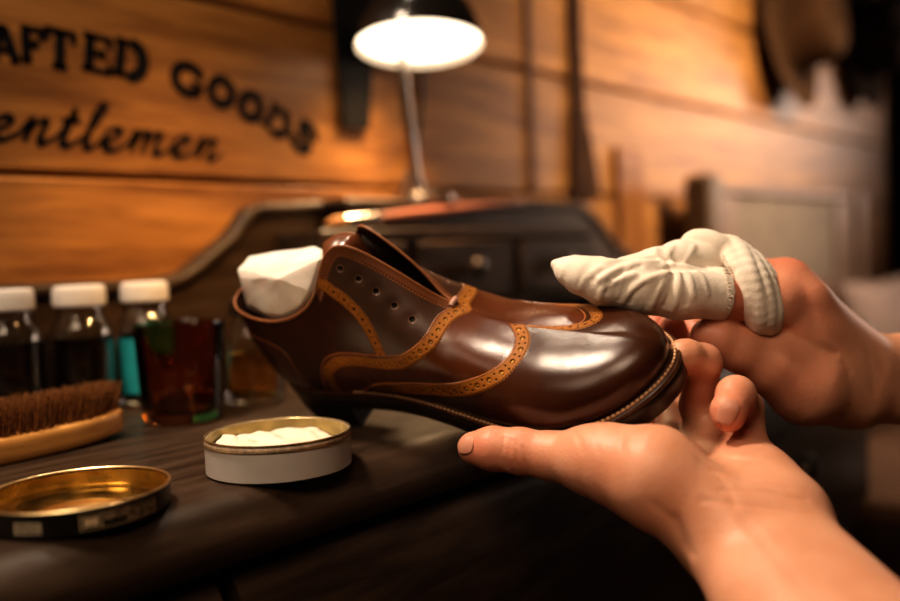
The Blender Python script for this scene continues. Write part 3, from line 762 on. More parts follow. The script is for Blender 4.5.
# ---- right hand: pressing the wrapped cloth on the toe, back of the hand up, thumb below
RH = dict(
 index=J((776,303,.545,.0135),(728,297,.537,.0126),(718,296,.537,.0108),(680,295,.531,.0100),(645,294,.528,.0082)),
 middle=J((783,285,.563,.0130),(724,263,.560,.0105),(684,262,.552,.0098),(652,276,.545,.0080)),
 ring=J((786,281,.580,.0125),(735,296,.602,.0105),(694,328,.588,.0100),(706,345,.570,.0085)),
 little=J((793,292,.596,.0120),(755,318,.615,.0100),(722,345,.602,.0092),(734,356,.588,.0080)),
 thumb=J((806,383,.550,.0215),(772,366,.545,.0165),(740,350,.541,.0138),(718,339,.540,.0125),(707,335,.540,.0100)))
def right_core(p):
    r1, q1 = J((862,362,.580,.0165),(935,358,.592,.0195),(1060,360,.62,.030),(1220,372,.66,.040)); r2, q2 = J((862,399,.566,.0150),(935,398,.578,.0195),(1060,405,.606,.030),(1220,415,.645,.040))
    d = smin(chain_d(p, r1, q1, .004), chain_d(p, r2, q2, .004), .02)
    W = [P(850, 384, .566), P(852, 376, .572), P(854, 370, .578), P(856, 368, .584)]
    for w, k, r in zip(W, ('index', 'middle', 'ring', 'little'), (.016, .0155, .015, .0145)):
        d = smin(d, cone_d(p, w, RH[k][0][0], r+.003, .0126), .018)
    d = smin(d, cone_d(p, RH['index'][0][0], RH['ring'][0][0], .0115, .0115), .010)
    d = smin(d, cone_d(p, P(814, 325, .560), P(840, 355, .572), .0185, .0185), .016)
    d = smin(d, cone_d(p, P(790, 283, .558), P(803, 300, .553), .0135, .0150), .012)
    th, tr = J((846,396,.563,.0195),(806,388,.550,.0225),(772,367,.545,.0170)); d = smin(d, chain_d(p, th, tr, .006), .012)
    d = smin(d, cone_d(p, P(800, 345, .556), P(826, 370, .560), .019, .020), .014)
    d = smin(d, chain_d(p, *RH['thumb'], .004), .007)
    return d
def right_f(p):
    d = right_core(p); f = None
    for k in ('index', 'middle', 'ring', 'little'):
        g = chain_d(p, *RH[k], .004); f = g if f is None else smin(f, g, .0012)
    return smin(d, f, .007)
def with_grooves(f, grooves):
    def g(p):
        d = f(p)
        near = np.abs(d) < .006
        if near.any():
            q = p[near]; a = np.zeros(len(q))
            for c, dep, w in grooves:
                lo, hi = c.min(0)-3*w, c.max(0)+3*w; m = ((q > lo) & (q < hi)).all(1)
                if m.any(): a[m] += dep*np.exp(-(poly_dist(q[m], c)/w)**2)
            d = d.copy(); d[near] += a
        return d
    return g
gl = []
for ln, dep, w in (
  ([(505,437),(503,450),(507,468)], .0007, .0011), ([(510,440),(509,455),(513,472)], .0009, .0010), ([(516,441),(517,456),(520,472)], .0007, .0010), ([(523,447),(526,460),(528,472)], .0005, .0010),
  ([(574,431),(579,440),(583,452)], .0004, .0012), ([(590,428),(596,440),(598,452)], .0003, .0012), ([(618,424),(622,438),(622,450)], .0003, .0014),
  ([(676,520),(684,534),(690,552)], .0014, .0030), ([(655,505),(672,520),(684,545)], .0008, .0025),
  ([(700,462),(722,480),(735,505)], .0005, .0022), ([(712,470),(745,478),(790,490)], .0006, .0014), ([(720,490),(760,492),(806,500)], .0005, .0014), ([(702,500),(745,505),(812,514)], .0004, .0014),
  ([(722,434),(736,432),(752,436)], .0006, .0010), ([(724,440),(738,438),(754,441)], .0006, .0010),
  ([(690,440),(720,456),(760,462)], .0004, .0020),
  ([(745,520),(775,555),(820,600)], .0002, .0030), ([(770,515),(805,550),(850,600)], -.0002, .0034), ([(735,525),(762,560),(800,610)], -.0002, .0034),
  ([(716,396),(728,393),(746,397)], .0004, .0008), ([(718,392),(730,389),(744,392)], .0003, .0008)):
    gl.append((on_front(left_f, ln, .36, .54, 16), dep, w))
gr_ = []
for ln, dep, w in (([(786,330),(800,338),(818,346),(835,352)], .0010, .0026), ([(820,350),(838,362),(850,372)], .0003, .0022), ([(842,352),(848,372),(852,392)], .0002, .0024), ([(868,350),(872,370),(874,392)], .0002, .0030),
                   ([(800,290),(815,310),(840,335)], -.0002, .0030), ([(786,300),(803,318),(828,345)], -.0002, .0026)):
    gr_.append((on_front(right_f, ln, .48, .62, 16), dep, w))
person = thing('person', 'bare forearms of a person holding the shoe and rubbing its toe with a cloth', 'person', tuple(P(860, 480, .5)))
_PO = np.array(person.location)
def hand(name, f, lo, hi, h, flush):
    V, F = surface_net(f, lo, hi, h); V = relax(V, F, 4, .5)
    o = mesh_obj(name, V-_PO, F, M_skin, person)
    a = np.zeros(len(V))
    for c, r, s in flush: a = np.maximum(a, s*np.exp(-((V-c)**2).sum(1)/r**2))
    at = o.data.attributes.new('flush', 'FLOAT', 'POINT'); at.data.foreach_set('value', a.astype(np.float32))
    return o
def nail(parent, c, along, nrm, wdt, ln, f):
    along = along/np.linalg.norm(along); nrm = nrm-along*(nrm@along); nrm /= np.linalg.norm(nrm); s = np.cross(along, nrm); n = 15; V = []; F = []
    for i in range(n):
        for j in range(n):
            u, v = -1+2*i/(n-1), -1+2*j/(n-1)
            # square -> rounded
            uu = u*math.sqrt(1-.42*v*v); vv = v*math.sqrt(1-.42*u*u)
            V.append(c+s*uu*wdt/2+along*vv*ln/2+nrm*.004)
    V = np.array(V)
    for _ in range(6): V = V-nrm*np.clip(f(V)-.00030, -.003, .003)[:, None]
    V = V-_PO
    F = [(i*n+j, (i+1)*n+j, (i+1)*n+j+1, i*n+j+1) for i in range(n-1) for j in range(n-1)]
    o = mesh_obj('fingernail', V, F, M_nail, parent); m = o.modifiers.new('thick', 'SOLIDIFY'); m.thickness = .0006; m.offset = 0
    return o
up3 = np.array([0, 0, 1.0])
left = hand('left_arm', with_grooves(left_f, gl), np.array(LH['thumb'][0]+LH['little'][0]+LH['index'][0]+LH['middle'][0]+[P(905, 850, .292), P(985, 815, .295), P(690, 570, .43)]).min(0)-.045,
            np.array(LH['thumb'][0]+LH['little'][0]+LH['index'][0]+LH['middle'][0]+[P(905, 850, .292), P(985, 815, .295)]).max(0)+.045, .0011,
            [(P(730, 415, .475), .016, .9), (P(475, 448, .49), .018, .7), (P(520, 450, .485), .02, .45), (P(700, 362, .52), .02, .9), (P(740, 440, .49), .02, .6), (P(660, 330, .56), .03, .9), (P(600, 440, .46), .03, .25)])
right = hand('right_arm', with_grooves(right_f, gr_), np.array(sum([RH[k][0] for k in RH], [])+[P(1220, 372, .66)]).min(0)-.05, np.array(sum([RH[k][0] for k in RH], [])+[P(1220, 372, .66), P(1220, 415, .645)]).max(0)+.05, .0012,
             [(P(785, 268, .56), .022, .8), (P(700, 335, .56), .035, .9), (P(730, 290, .52), .02, .8), (P(800, 300, .54), .03, .5), (P(790, 380, .53), .03, .4)])
def grad_n(f, c, e=.0012):
    g = np.array([f((c+s*e*np.eye(3)[i])[None])[0]*s for i in range(3) for s in (1, -1)]).reshape(3, 2).sum(1); return g/np.linalg.norm(g)
zt = sight(left_f, 729.5, 408, .42, .54)
tipd = LH['little'][0][4]-LH['little'][0][3]
nl_c = P(729.5, 408, zt-.0004); nail(left, nl_c, tipd, grad_n(left_f, nl_c), .0098, .0100, left_f)
zt = sight(left_f, 465, 445, .44, .54)
tn = P(465, 445, zt-.0003); nail(left, tn, LH['thumb'][0][5]-LH['thumb'][0][4], grad_n(left_f, tn), .0100, .0105, left_f)
# ---------------------------------------------------------------- polishing cloth twisted round two fingers
_nl = P(730, 294.3, .537)-P(700, 293, .534); _nl = _nl/np.linalg.norm(_nl)
_nu = P(727, 267, .558)-P(705, 259, .553); _nu = _nu/np.linalg.norm(_nu)
def cl_base(p):
    a, r = J((736,294,.538,.0152),(720,294,.537,.0155),(680,292,.531,.0163),(640,287,.528,.0160),(604,282,.528,.0138),(580,275.5,.530,.0108),(566,270,.532,.0072),(556,265,.534,.0018))
    d0 = chain_d(p, *J((600,262,.532,.0030),(575,261,.533,.0026),(554.5,263.5,.534,.0014)), .002)
    d = np.maximum(chain_d(p, a, r, .004), (p-P(723, 294, .537))@_nl)
    d = smin(d, d0, .004)
    a, r = J((736,272,.560,.0118),(722,264,.556,.0120),(705,259,.553,.0128),(680,260,.549,.0120),(655,266,.543,.0108),(625,272,.536,.0095)); d = smin(d, np.maximum(chain_d(p, a, r, .004), (p-P(727, 263, .556))@_nu), .0025)
    return d
STR = [((716,242,.556),(729,254,.543),(741,274,.5315),(749,297,.528),(753,314,.533),(756,326,.546)),
       ((722,241,.557),(738,250,.544),(748,273,.531),(756,299,.5275),(759,320,.532),(761,331,.547)),
       ((730,244,.558),(746,255,.544),(759,278,.5325),(766,303,.5295),(767,322,.534),(768,331,.549)),
       ((740,249,.560),(757,263,.547),(768,285,.536),(774,307,.533),(773,323,.538),(772,331,.552)),
       ((750,256,.563),(766,272,.551),(776,293,.541),(780,310,.539),(777,324,.544),(776,330,.556)),
       ((690,243,.556),(704,242,.552),(716,246,.549),(728,254,.549))]
SRAD = [.0058, .0062, .0060, .0056, .0052, .0080]
def cl_wrap(p):
    d = None
    for s, r in zip(STR, SRAD):
        c = bezcurve([P(*q) for q in s], 18); e = chain_d(p, list(c), [r*.75, r*.9]+[r]*14+[r*.9, r*.8], .001); d = e if d is None else smin(d, e, .0014)
    return d
def cl0(p): return smin(cl_base(p), cl_wrap(p), .0015)
folds = []
for ln, w, up in (
  ([(671,268),(664,278),(655,296),(650,308)], .0026, .0016), ([(676,268),(679,280),(677,298),(672,310)], .0022, .0013), ([(682,267),(690,278),(694,296)], .0018, .0010),
  ([(690,266),(702,276),(708,294)], .0018, .0009), ([(668,266),(650,270),(632,275),(616,281)], .0026, .0017), ([(666,272),(646,280),(630,292),(622,302)], .0024, .0013),
  ([(660,262),(640,262),(618,268),(600,279)], .0026, .0014), ([(655,256),(634,259),(606,262)], .0022, .0009), ([(612,282),(603,290),(599,299)], .0022, .0010), ([(598,268),(586,278),(580,289)], .0022, .0007),
  ([(672,264),(668,255),(672,247)], .0022, .0012), ([(664,264),(656,255),(656,249)], .0020, .0010), ([(684,263),(690,254),(694,246)], .0020, .0008), ([(632,262),(622,280),(618,296)], .0018, .0006)):
    folds.append((on_front(cl0, ln, .48, .60, 14, -.0002), -up*1.3, w*.85))
for ln, w, dp in (([(671,268),(690,267),(712,268),(730,271)], .0028, .0048), ([(671,267),(655,269),(640,272)], .0026, .0036), ([(667,275),(657,288),(652,300)], .0016, .0012), ([(674,275),(670,292),(664,306)], .0016, .0012),
   ([(684,275),(687,290),(686,304)], .0016, .0009), ([(640,266),(622,274),(610,282)], .0016, .0014), ([(645,285),(634,294),(630,302)], .0016, .0010), ([(608,284),(606,292)], .0018, .0012), ([(628,264),(606,270),(594,280)], .0016, .0008)):
    folds.append((on_front(cl0, ln, .48, .60, 14), dp, w))
def cl_f(p):
    g = with_grooves(cl0, folds); d = g(p)
    return d
cp = np.array([P(*q) for s in STR for q in s]+[P(555,266,.533), P(724,310,.537), P(640,310,.528)])
V, F = surface_net(cl_f, cp.min(0)-.022, cp.max(0)+.022, .0008); V = relax(V, F, 2, .4)
def cloth_mat():
    m, nt, b = mat_new('cotton_cloth'); N = nt.nodes.new; L = nt.links.new
    b.inputs['Base Color'].default_value = (.70, .61, .50, 1); b.inputs['Roughness'].default_value = .9; b.inputs['Sheen Weight'].default_value = .25; b.inputs['Specular IOR Level'].default_value = .15
    tc = N('ShaderNodeTexCoord'); w1 = N('ShaderNodeTexNoise'); w1.inputs['Scale'].default_value = 900; L(tc.outputs['Object'], w1.inputs['Vector'])
    n2 = N('ShaderNodeTexNoise'); n2.inputs['Scale'].default_value = 130; n2.inputs['Detail'].default_value = 5; L(tc.outputs['Object'], n2.inputs['Vector'])
    ad = N('ShaderNodeMath'); ad.operation = 'MULTIPLY_ADD'; L(w1.outputs['Fac'], ad.inputs[0]); ad.inputs[1].default_value = .5; L(n2.outputs['Fac'], ad.inputs[2])
    bp = N('ShaderNodeBump'); bp.inputs['Strength'].default_value = .35; bp.inputs['Distance'].default_value = .0012; L(ad.outputs[0], bp.inputs['Height']); L(bp.outputs[0], b.inputs['Normal'])
    n3 = N('ShaderNodeTexNoise'); n3.inputs['Scale'].default_value = 35; L(tc.outputs['Object'], n3.inputs['Vector']); cr = N('ShaderNodeValToRGB')
    cr.color_ramp.elements[0].position = .3; cr.color_ramp.elements[1].position = .7; cr.color_ramp.elements[0].color = (.70, .61, .50, 1); cr.color_ramp.elements[1].color = (.80, .72, .62, 1); L(n3.outputs['Fac'], cr.inputs[0]); L(cr.outputs[0], b.inputs['Base Color'])
    return m
M_cloth = cloth_mat()
cloth = mesh_obj('polishing_cloth', V, F, M_cloth); tag(cloth, 'off-white cotton polishing cloth twisted around the fingers on the shoe toe', 'cloth')
rg = random.Random(4); mb = MB()
for ln, nrm in (([(724,268),(727,280),(728,292),(726,306)], 1), ([(724,256),(733,274),(738,290),(742,312)], -1)):
    for c in on_front(cl0, ln, .48, .60, 30):
        d = _r*nrm*rg.uniform(.5, 1.0)+_u*rg.uniform(-.7, .5)-_f*rg.uniform(0, .5); d = d/np.linalg.norm(d)*rg.uniform(.0014, .0034)
        mb.tube([c-d*.3, c+d*.4+_u*rg.uniform(-.0004, .0004), c+d], [.00028, .00022, .00012], 5)
mb.build('frayed_threads', M_cloth, cloth, sharp=80)
# ---------------------------------------------------------------- things on the desk
M_white = mat('white_plastic_cap', (.74, .70, .66), .45, var=.04, vscale=30)
def glass(name, col, rough=.02, ior=1.48): return mat(name, col, rough, trans=1.0, ior=ior)
M_clear = glass('clear_glass', (.93, .95, .93)); M_amber = glass('amber_glass', (.58, .27, .10), .03)
M_dye = mat('black_dye', (.010, .006, .004), .12); M_teal = mat('teal_label', (.02, .32, .36), .5, var=.15, vscale=40); M_honey = glass('amber_polish', (.75, .40, .06), .08, 1.4)
def bottle(x, y, label, fill=.066, cap=.0222, teal=False, hgt=1.0, rot=0):
    t = thing('dye_bottle', label, 'bottle', (x, y, DESK), rot, 'white capped bottles standing by the desk gallery')
    h = hgt
    b = MB(); b.lathe([(0, .001), (.020, .0006), (.0245, .003), (.0250, .006), (.0250, .066*h), (.0243, .071*h), (.0215, .0775*h), (.0185, .081*h), (.0178, .083*h), (.0178, .094*h), (.0160, .094*h), (.0160, .083*h), (.0195, .0768*h), (.0222, .070*h), (.0228, .065*h), (.0228, .007), (.0215, .0045), (0, .004)], 40)
    b.build('bottle_glass', M_clear, t, sharp=50)
    b = MB(); b.lathe([(0, .0046), (.0212, .0049), (.0226, .0075), (.0226, min(fill, .0645)*h), (0, min(fill, .0645)*h)], 40); b.build('dye', M_dye, t, sharp=50)
    b = MB(); pr = [(0, .1078*h), (cap-.003, .1078*h), (cap-.0007, .1068*h), (cap, .105*h), (cap, .0915*h), (cap-.0012, .0905*h), (cap-.0022, .0905*h), (cap-.0022, .104*h), (0, .104*h)]
    b.lathe(pr[::-1], 48); c = b.build('cap', M_white, t, sharp=40)
    b = MB()
    for k in range(44):
        a = 2*math.pi*k/44; b.box((cap*math.cos(a)-.0004, cap*math.sin(a)-.0004, .0925*h), (cap*math.cos(a)+.0004, cap*math.sin(a)+.0004, .103*h))
    b.build('ridges', M_white, c, smooth=False)
    if teal:
        b = MB(); n = 26; V = []; F = []
        for i in range(n):
            a = math.radians(150+150*i/(n-1)); 
            for z in (.012, .060): V.append((.02525*math.cos(a), .02525*math.sin(a), z*h))
        F = [(2*i, 2*i+2, 2*i+3, 2*i+1) for i in range(n-1)]; b.add(V, F); b.build('paper_label', M_teal, t)
    return t
bottle(.286, .728, 'black dye bottle with white cap at the far left edge, beside the other dye bottle', cap=.0200)
bottle(.342, .722, 'black dye bottle with white cap standing second from the left, behind the shoe brush', cap=.0208)
bottle(.398, .716, 'white capped bottle with a teal label standing right behind the amber tumbler', cap=.0198, teal=True, hgt=1.0)
# amber tumbler
t = thing('glass_tumbler', 'dark amber glass tumbler standing in front of the teal labelled bottle', 'glass', (.368, .612, DESK))
b = MB(); b.lathe([(0, .0006), (.028, .0006), (.0305, .003), (.0312, .010), (.0345, .076), (.0342, .0772), (.0332, .0772), (.0326, .076), (.0292, .013), (.026, .009), (0, .008)], 56); b.build('tumbler_glass', M_amber, t, sharp=50)
#WAX b = MB(); b.lathe([(0, .0084), (.0255, .0094), (.0288, .0132), (.0312, .052), (.0300, .053), (0, .053)], 48); b.build('wax', mat('dark_wax', (.05, .012, .005), .35), t, sharp=50)
# small jar of amber polish behind the heel
t = thing('polish_jar', 'small clear glass jar of amber polish standing behind the shoe heel', 'jar', (.447, .628, DESK))
b = MB(); b.lathe([(0, .0006), (.022, .0006), (.0255, .004), (.0258, .010), (.0225, .052), (.0170, .066), (.0160, .068), (.0160, .078), (.0145, .078), (.0145, .068), (.0155, .065), (.0208, .051), (.0240, .010), (.021, .006), (0, .005)], 40); b.build('jar_glass', M_clear, t, sharp=50)
b = MB(); b.lathe([(0, .0056), (.0205, .0066), (.0236, .0105), (.0212, .044), (0, .044)], 40); b.build('polish', M_honey, t, sharp=50)
b = MB(); b.lathe([(.0155, .0765), (.0185, .0765), (.0185, .089), (.017, .0905), (0, .0905)], 36); b.build('lid', mat('dark_jar_lid', (.03, .02, .015), .4, metal=.5), t, sharp=40)
# polish tin with white cream
M_tinw = mat('white_enamel_tin', (.50, .46, .42), .38, var=.05, vscale=40, coat=.2)
M_gold = mat('gold_lacquered_metal', (.86, .60, .22), .2, metal=1.0, rvar=.08, vscale=60, var=.1)
M_black = mat('black_lacquered_tin', (.012, .010, .009), .3, coat=.3)
tx, ty = P(278, 452, .5)[0], 0
pc = on_plane(280, 467, 2, DESK); 
tn = thing('polish_tin', 'open round white tin of pale shoe cream near the desk edge', 'tin', (pc[0], pc[1], DESK))
b = MB(ZS=.86); b.lathe([(0, .0008), (.0415, .0008), (.0425, .0016), (.0425, .0205), (.0419, .0210), (.0419, .0236), (.0424, .0242), (.0419, .0248), (.0411, .0246), (.0411, .0200), (.0405, .003), (0, .0026)], 96); b.build('tin_body', M_tinw, tn, sharp=40)
b = MB(ZS=.86); b.lathe([(.0426, .0203), (.0431, .0206), (.0431, .0212), (.0426, .0214)], 96, closed=True); b.lathe([(.0421, .0243), (.0428, .0247), (.0428, .0254), (.0419, .0256), (.0414, .0250)], 96, closed=True)
b.build('rim', mat('worn_gold_rim', (.45, .33, .17), .35, metal=.9, var=.3, vscale=200), tn, sharp=60)
b = MB(ZS=.86); b.lathe([(.0411, .0246), (.0404, .0246), (.0404, .012), (.0411, .012)], 96, closed=True); b.build('inner_wall', mat('waxy_gold_wall', (.40, .30, .12), .4, metal=.5, var=.3, vscale=90), tn, sharp=60)
b = MB(ZS=.86); b.lathe([(.0420, .0212), (.0424, .0216), (.0424, .0232), (.0420, .0238)], 96, closed=True); b.build('tan_band', mat('tan_band', (.62, .48, .34), .5, var=.25, vscale=300), tn, sharp=60)
# cream with scooped, crumbly surface
from mathutils import noise as mnoise
n = 90; V = []; F = []; idx = {}
for i in range(n):
    for j in range(n):
        x, y = -.0402+.0804*i/(n-1), -.0402+.0804*j/(n-1)
        r = math.hypot(x, y)
        if r > .0402: continue
        nz = mnoise.noise(Vector((x*70, y*70, 3.1))); n2 = mnoise.noise(Vector((x*210, y*210, 7.7)))
        far = max(0, min(1, (y*1.0+x*.2+.010)/.03))
        z = .0125+.0020*max(0, nz)+.0012*n2+far*(.0042+.0052*max(-.6, mnoise.noise(Vector((x*120, y*60, 1.3)))))
        idx[(i, j)] = len(V); V.append((x, y, z))
for i in range(n-1):
    for j in range(n-1):
        q = [(i, j), (i+1, j), (i+1, j+1), (i, j+1)]
        if all(k in idx for k in q): F.append(tuple(idx[k] for k in q))
mesh_obj('cream', [(a, b_, c*.86) for a, b_, c in V], F, mat('pale_shoe_cream', (.80, .71, .58), .55, sss=.15, bump=.2, bscale=300), tn)
# its lid, upside down
lc = on_plane(79, 512, 2, DESK)
ld = thing('tin_lid', 'upturned black tin lid with gold inside lying left of the cream tin', 'lid', (lc[0], lc[1], DESK))
LR = .0445
b = MB(ZS=.64); b.lathe([(0, .0006), (LR-.002, .0006), (LR-.0004, .0014), (LR, .003), (LR, .0185), (LR-.0007, .0185), (LR-.0009, .0170)], 96, caps=(False, False)); b.build('lid_shell', M_black, ld, sharp=40)
b = MB(ZS=.64); b.lathe([(LR-.0008, .0186), (LR-.0009, .0030), (LR-.004, .0026), (LR-.0055, .0036), (LR-.0075, .0036), (LR-.0095, .0026), (.022, .0024), (.020, .0030), (.018, .0024), (0, .0024)], 96, caps=(False, False)); b.build('gold_lining', M_gold, ld, sharp=60)
b = MB(ZS=.64); b.lathe([(LR-.0012, .0188), (LR-.0002, .0183), (LR+.0006, .0186), (LR+.0007, .0193), (LR+.0001, .0199), (LR-.0008, .0198)], 96, closed=True); b.build('rolled_rim', mat('gold_rim', (.80, .62, .34), .3, metal=1), ld, sharp=80)
# printed marks on the side of the lid
M_print = mat('gold_print', (.80, .62, .38), .5, metal=.3); M_paper = mat('cream_print', (.46, .38, .26), .6); M_ink = mat('dark_print', (.03, .022, .016), .5)
th0 = math.atan2(-lc[1], -lc[0])                     # towards the lens
def on_lid(a, z, off): return ((LR+off)*math.cos(th0+a), (LR+off)*math.sin(th0+a), z*.64)
def lid_patch(mb, a0, a1, z0, z1, off=.00015, n=10):
    V = []; 
    for i in range(n):
        a = a0+(a1-a0)*i/(n-1); V += [on_lid(a, z0, off), on_lid(a, z1, off)]
    mb.add(V, [(2*i, 2*i+2, 2*i+3, 2*i+1) for i in range(n-1)])
def lid_text(txt, a0, a1, z0, z1, m, off=.0004):
    """upside-down print wrapped round the wall between two angles"""
    cu = bpy.data.curves.new('print', 'FONT'); cu.body = txt; cu.size = 1; cu.resolution_u = 3
    o = bpy.data.objects.new('print', cu); COL.objects.link(o); dg = bpy.context.evaluated_depsgraph_get(); me = o.evaluated_get(dg).to_mesh()
    V = np.array([v.co[:] for v in me.vertices]); F = [tuple(p.vertices) for p in me.polygons]; o.evaluated_get(dg).to_mesh_clear(); bpy.data.objects.remove(o)
    lo, hi = V.min(0), V.max(0); u = (V[:, 0]-lo[0])/(hi[0]-lo[0]); w = (V[:, 1]-lo[1])/(hi[1]-lo[1])
    W = [on_lid(a1+(a0-a1)*a, z1+(z0-z1)*c, off) for a, c in zip(u, w)]
    mb = MB(); mb.add(W, F); return mb
mb = MB(); lid_patch(mb, -.66, -.37, .0045, .0130); mb.build('paper_sticker', M_paper, ld)
rg = random.Random(3); mb = MB()
for z0, z1 in ((.0056, .0080), (.0095, .0119)):
    x = -.63
    while x < -.40:
        w_ = rg.uniform(.010, .020); lid_patch(mb, x, x+w_, z0, z1, .0003, 3); x += w_+rg.uniform(.006, .014)
mb.build('faded_print', M_ink, ld)
mb = MB()
A0, A1 = .0, .88
for a0, a1, z0, z1 in ((A0, A1, .0038, .0042), (A0, A1, .0148, .0152), (A0, A0+.012, .0038, .0152), (A1-.012, A1, .0038, .0152), (A0+.21, A0+.222, .0038, .0152)): lid_patch(mb, a0, a1, z0, z1, n=14)
# square emblem: rounded hide-like shape
V = []; n = 40; ca, cz = A0+.11, .0095
for k in range(n):
    t_ = 2*math.pi*k/n; rr = .0036*(1+.22*math.cos(4*t_)+.06*math.cos(8*t_+1)); V.append(on_lid(ca+rr*math.cos(t_+math.pi/4)/LR, cz+rr*math.sin(t_+math.pi/4), .0003))
mb.add(V+[on_lid(ca, cz, .0003)], [(k, (k+1) % n, n) for k in range(n)])
mb.build('printed_emblem', M_print, ld)
lid_text('SMOOTH LEATHER', A0+.24, A1-.03, .0092, .0138, M_print).build('lettering', M_print, ld, sharp=None)
lid_text('CUIR LISSE', A0+.48, A1-.03, .0048, .0082, M_print).build('lettering', M_print, ld, sharp=None)
# ---------------------------------------------------------------- shoe brush, paint brush, lamp
M_beech = wood('beech_wood', (.55, .235, .055), (.80, .40, .11), rough=.45, scale=14, stretch=(1, 8, 8), bump=.1)
M_hair = mat('brown_horsehair', (.34, .15, .05), .6, var=.5, vscale=400)
br = thing('shoe_brush', 'horsehair shoe brush lying bristles up at the left edge of the desk', 'brush', (.212, .600, DESK), R_(2))
BL, BW = .098, .026
def oval(n, l, w, e=2.6):
    out = []
    for k in range(n):
        a = 2*math.pi*k/n; c, s = math.cos(a), math.sin(a); out.append((l*abs(c)**(2/e)*(1 if c >= 0 else -1), w*abs(s)**(2/e)*(1 if s >= 0 else -1)))
    return out
b = MB(); n = 64; V = []; prof_ = ((.90, 0), (.97, .002), (1, .006), (1, .0125), (.985, .0155), (.95, .0165))
for f_, z in prof_:
    for x, y in oval(n, BL*f_ if f_ < .95 else BL-(1-f_)*BW, BW*f_): V.append((x, y, z + .004*(x/BL)**2))
F = [tuple(range(n))[::-1], tuple(range(5*n, 6*n))]
for r in range(5): F += [(r*n+i, r*n+(i+1) % n, (r+1)*n+(i+1) % n, (r+1)*n+i) for i in range(n)]
b.add(V, F); b.build('brush_block', M_beech, br, sharp=50)
rg = random.Random(7); V = []; F = []; 
for i in range(60):
    for j in range(14):
        x, y = -BL*.92+BL*1.84*i/59, -BW*.82+BW*1.64*j/13
        if (abs(x)/(BL*.95))**2.6+(abs(y)/(BW*.86))**2.6 > 1: continue
        for k in range(5):
            bx, by = x+rg.uniform(-.0014, .0014), y+rg.uniform(-.0014, .0014); h = .0215+rg.uniform(-.003, .0015); z0 = .0150+.004*(x/BL)**2
            lx, ly = bx+x*.05+rg.uniform(-.0016, .0016), by+y*.12+rg.uniform(-.0016, .0016); w = .00045; a = rg.uniform(0, 3.14); c, s = w*math.cos(a), w*math.sin(a); q = len(V)
            V += [(bx-c, by-s, z0), (bx+c, by+s, z0), (lx+c*.6, ly+s*.6, z0+h), (lx-c*.6, ly-s*.6, z0+h)]; F.append((q, q+1, q+2, q+3))
            V += [(bx+s, by-c, z0), (bx-s, by+c, z0), (lx-s*.6, ly+c*.6, z0+h), (lx+s*.6, ly-c*.6, z0+h)]; F.append((q+4, q+5, q+6, q+7))
o = mesh_obj('bristles', V, F, M_hair, br, smooth=False)
# paint brush lying on the gallery drawers
p0, p1 = np.array([.607, .708, DESK+.1590]), np.array([.992, .735, DESK+.1905])
ax = (p1-p0)/np.linalg.norm(p1-p0); Lb = np.linalg.norm(p1-p0)
pb = thing('paint_brush', 'long reddish handled artist brush lying on top of the desk drawers', 'brush', tuple(p0))
def along(a, b_, n=8): return [p0*0+ax*(a+(b_-a)*i/(n-1)) for i in range(n)]
b = MB(); b.tube(along(-.004, .026, 10), [.0008, .0022, .0036, .0048, .0056, .0062, .0064, .0065, .0064, .0062], 14); b.build('bristles', mat('tan_bristle', (.45, .20, .06), .6), pb)
b = MB(); b.tube(along(.024, .080, 8), [.0064, .0066, .0067, .0063, .0065, .0062, .0064, .0060], 16); b.build('ferrule', mat('silver_ferrule', (.85, .82, .78), .22, metal=1), pb, sharp=60)
b = MB(); q = np.linspace(.079, Lb, 16); b.tube([ax*d for d in q], np.interp(q, [.079, .11, .16, .25, Lb-.004, Lb], [.0050, .0056, .0056, .0048, .0034, .0015]), 14); b.build('handle', mat('red_lacquer_handle', (.30, .11, .07), .4, coat=.3), pb, sharp=60)
# desk lamp
M_chrome = mat('chrome', (.40, .36, .33), .2, metal=1.0); M_shade = mat('black_shade', (.02, .016, .014), .22, metal=.3, coat=.6)
LX, LY = .811, .765; LZ = DESK+.187
lamp = thing('desk_lamp', 'black domed desk lamp shining on the desk gallery, with a chrome stem', 'lamp', (LX, LY, LZ))
b = MB(); b.lathe([(0, .0002), (.043, .0002), (.0445, .002), (.0435, .007), (.036, .0125), (.018, .0165), (.012, .018), (0, .018)], 56, c=(0, -.002, 0)); b.build('base', M_chrome, lamp, sharp=40)
hc = P(419.5, 46, 1.035)                                    # middle of the shade opening
view = C0-hc; view /= np.linalg.norm(view)
dn = np.array([0, 0, -1.0]); tocam = np.array([-_f0[0], -_f0[1], 0.0]); 
axis = dn*math.cos(R_(8.5))+tocam*math.sin(R_(8.5)); axis /= np.linalg.norm(axis)
top_ = hc-axis*.075
stem = bezcurve([(LX-.002, LY+.004, LZ+.012), (LX-.010, LY+.004, LZ+.08), (LX-.018, LY+.004, LZ+.15), (LX-.020, LY-.002, LZ+.215), tuple(top_+np.array([0, 0, .012])), tuple(top_-axis*.002)], 40)-np.array([LX, LY, LZ])
b = MB(); b.tube(stem, .0068, 14); b.lathe([(.0075, 0), (.0085, .004), (.0085, .016), (.0068, .020)], 24, c=(-.002, .004, .014)); b.build('stem', M_chrome, lamp, sharp=60)
zq = Vector(-axis).to_track_quat('Z', 'Y').to_matrix().to_4x4(); MS = Matrix.Translation(Vector(hc-np.array([LX, LY, LZ]))) @ zq
SR = .0755
b = MB(); b.lathe([(SR, 0), (SR*1.012, .001), (SR*1.01, .003), (SR*.985, .016), (SR*.90, .036), (SR*.74, .054), (SR*.50, .068), (SR*.28, .075), (SR*.22, .078), (SR*.20, .098), (SR*.12, .101), (0, .101)], 72, M=MS, caps=(False, False))
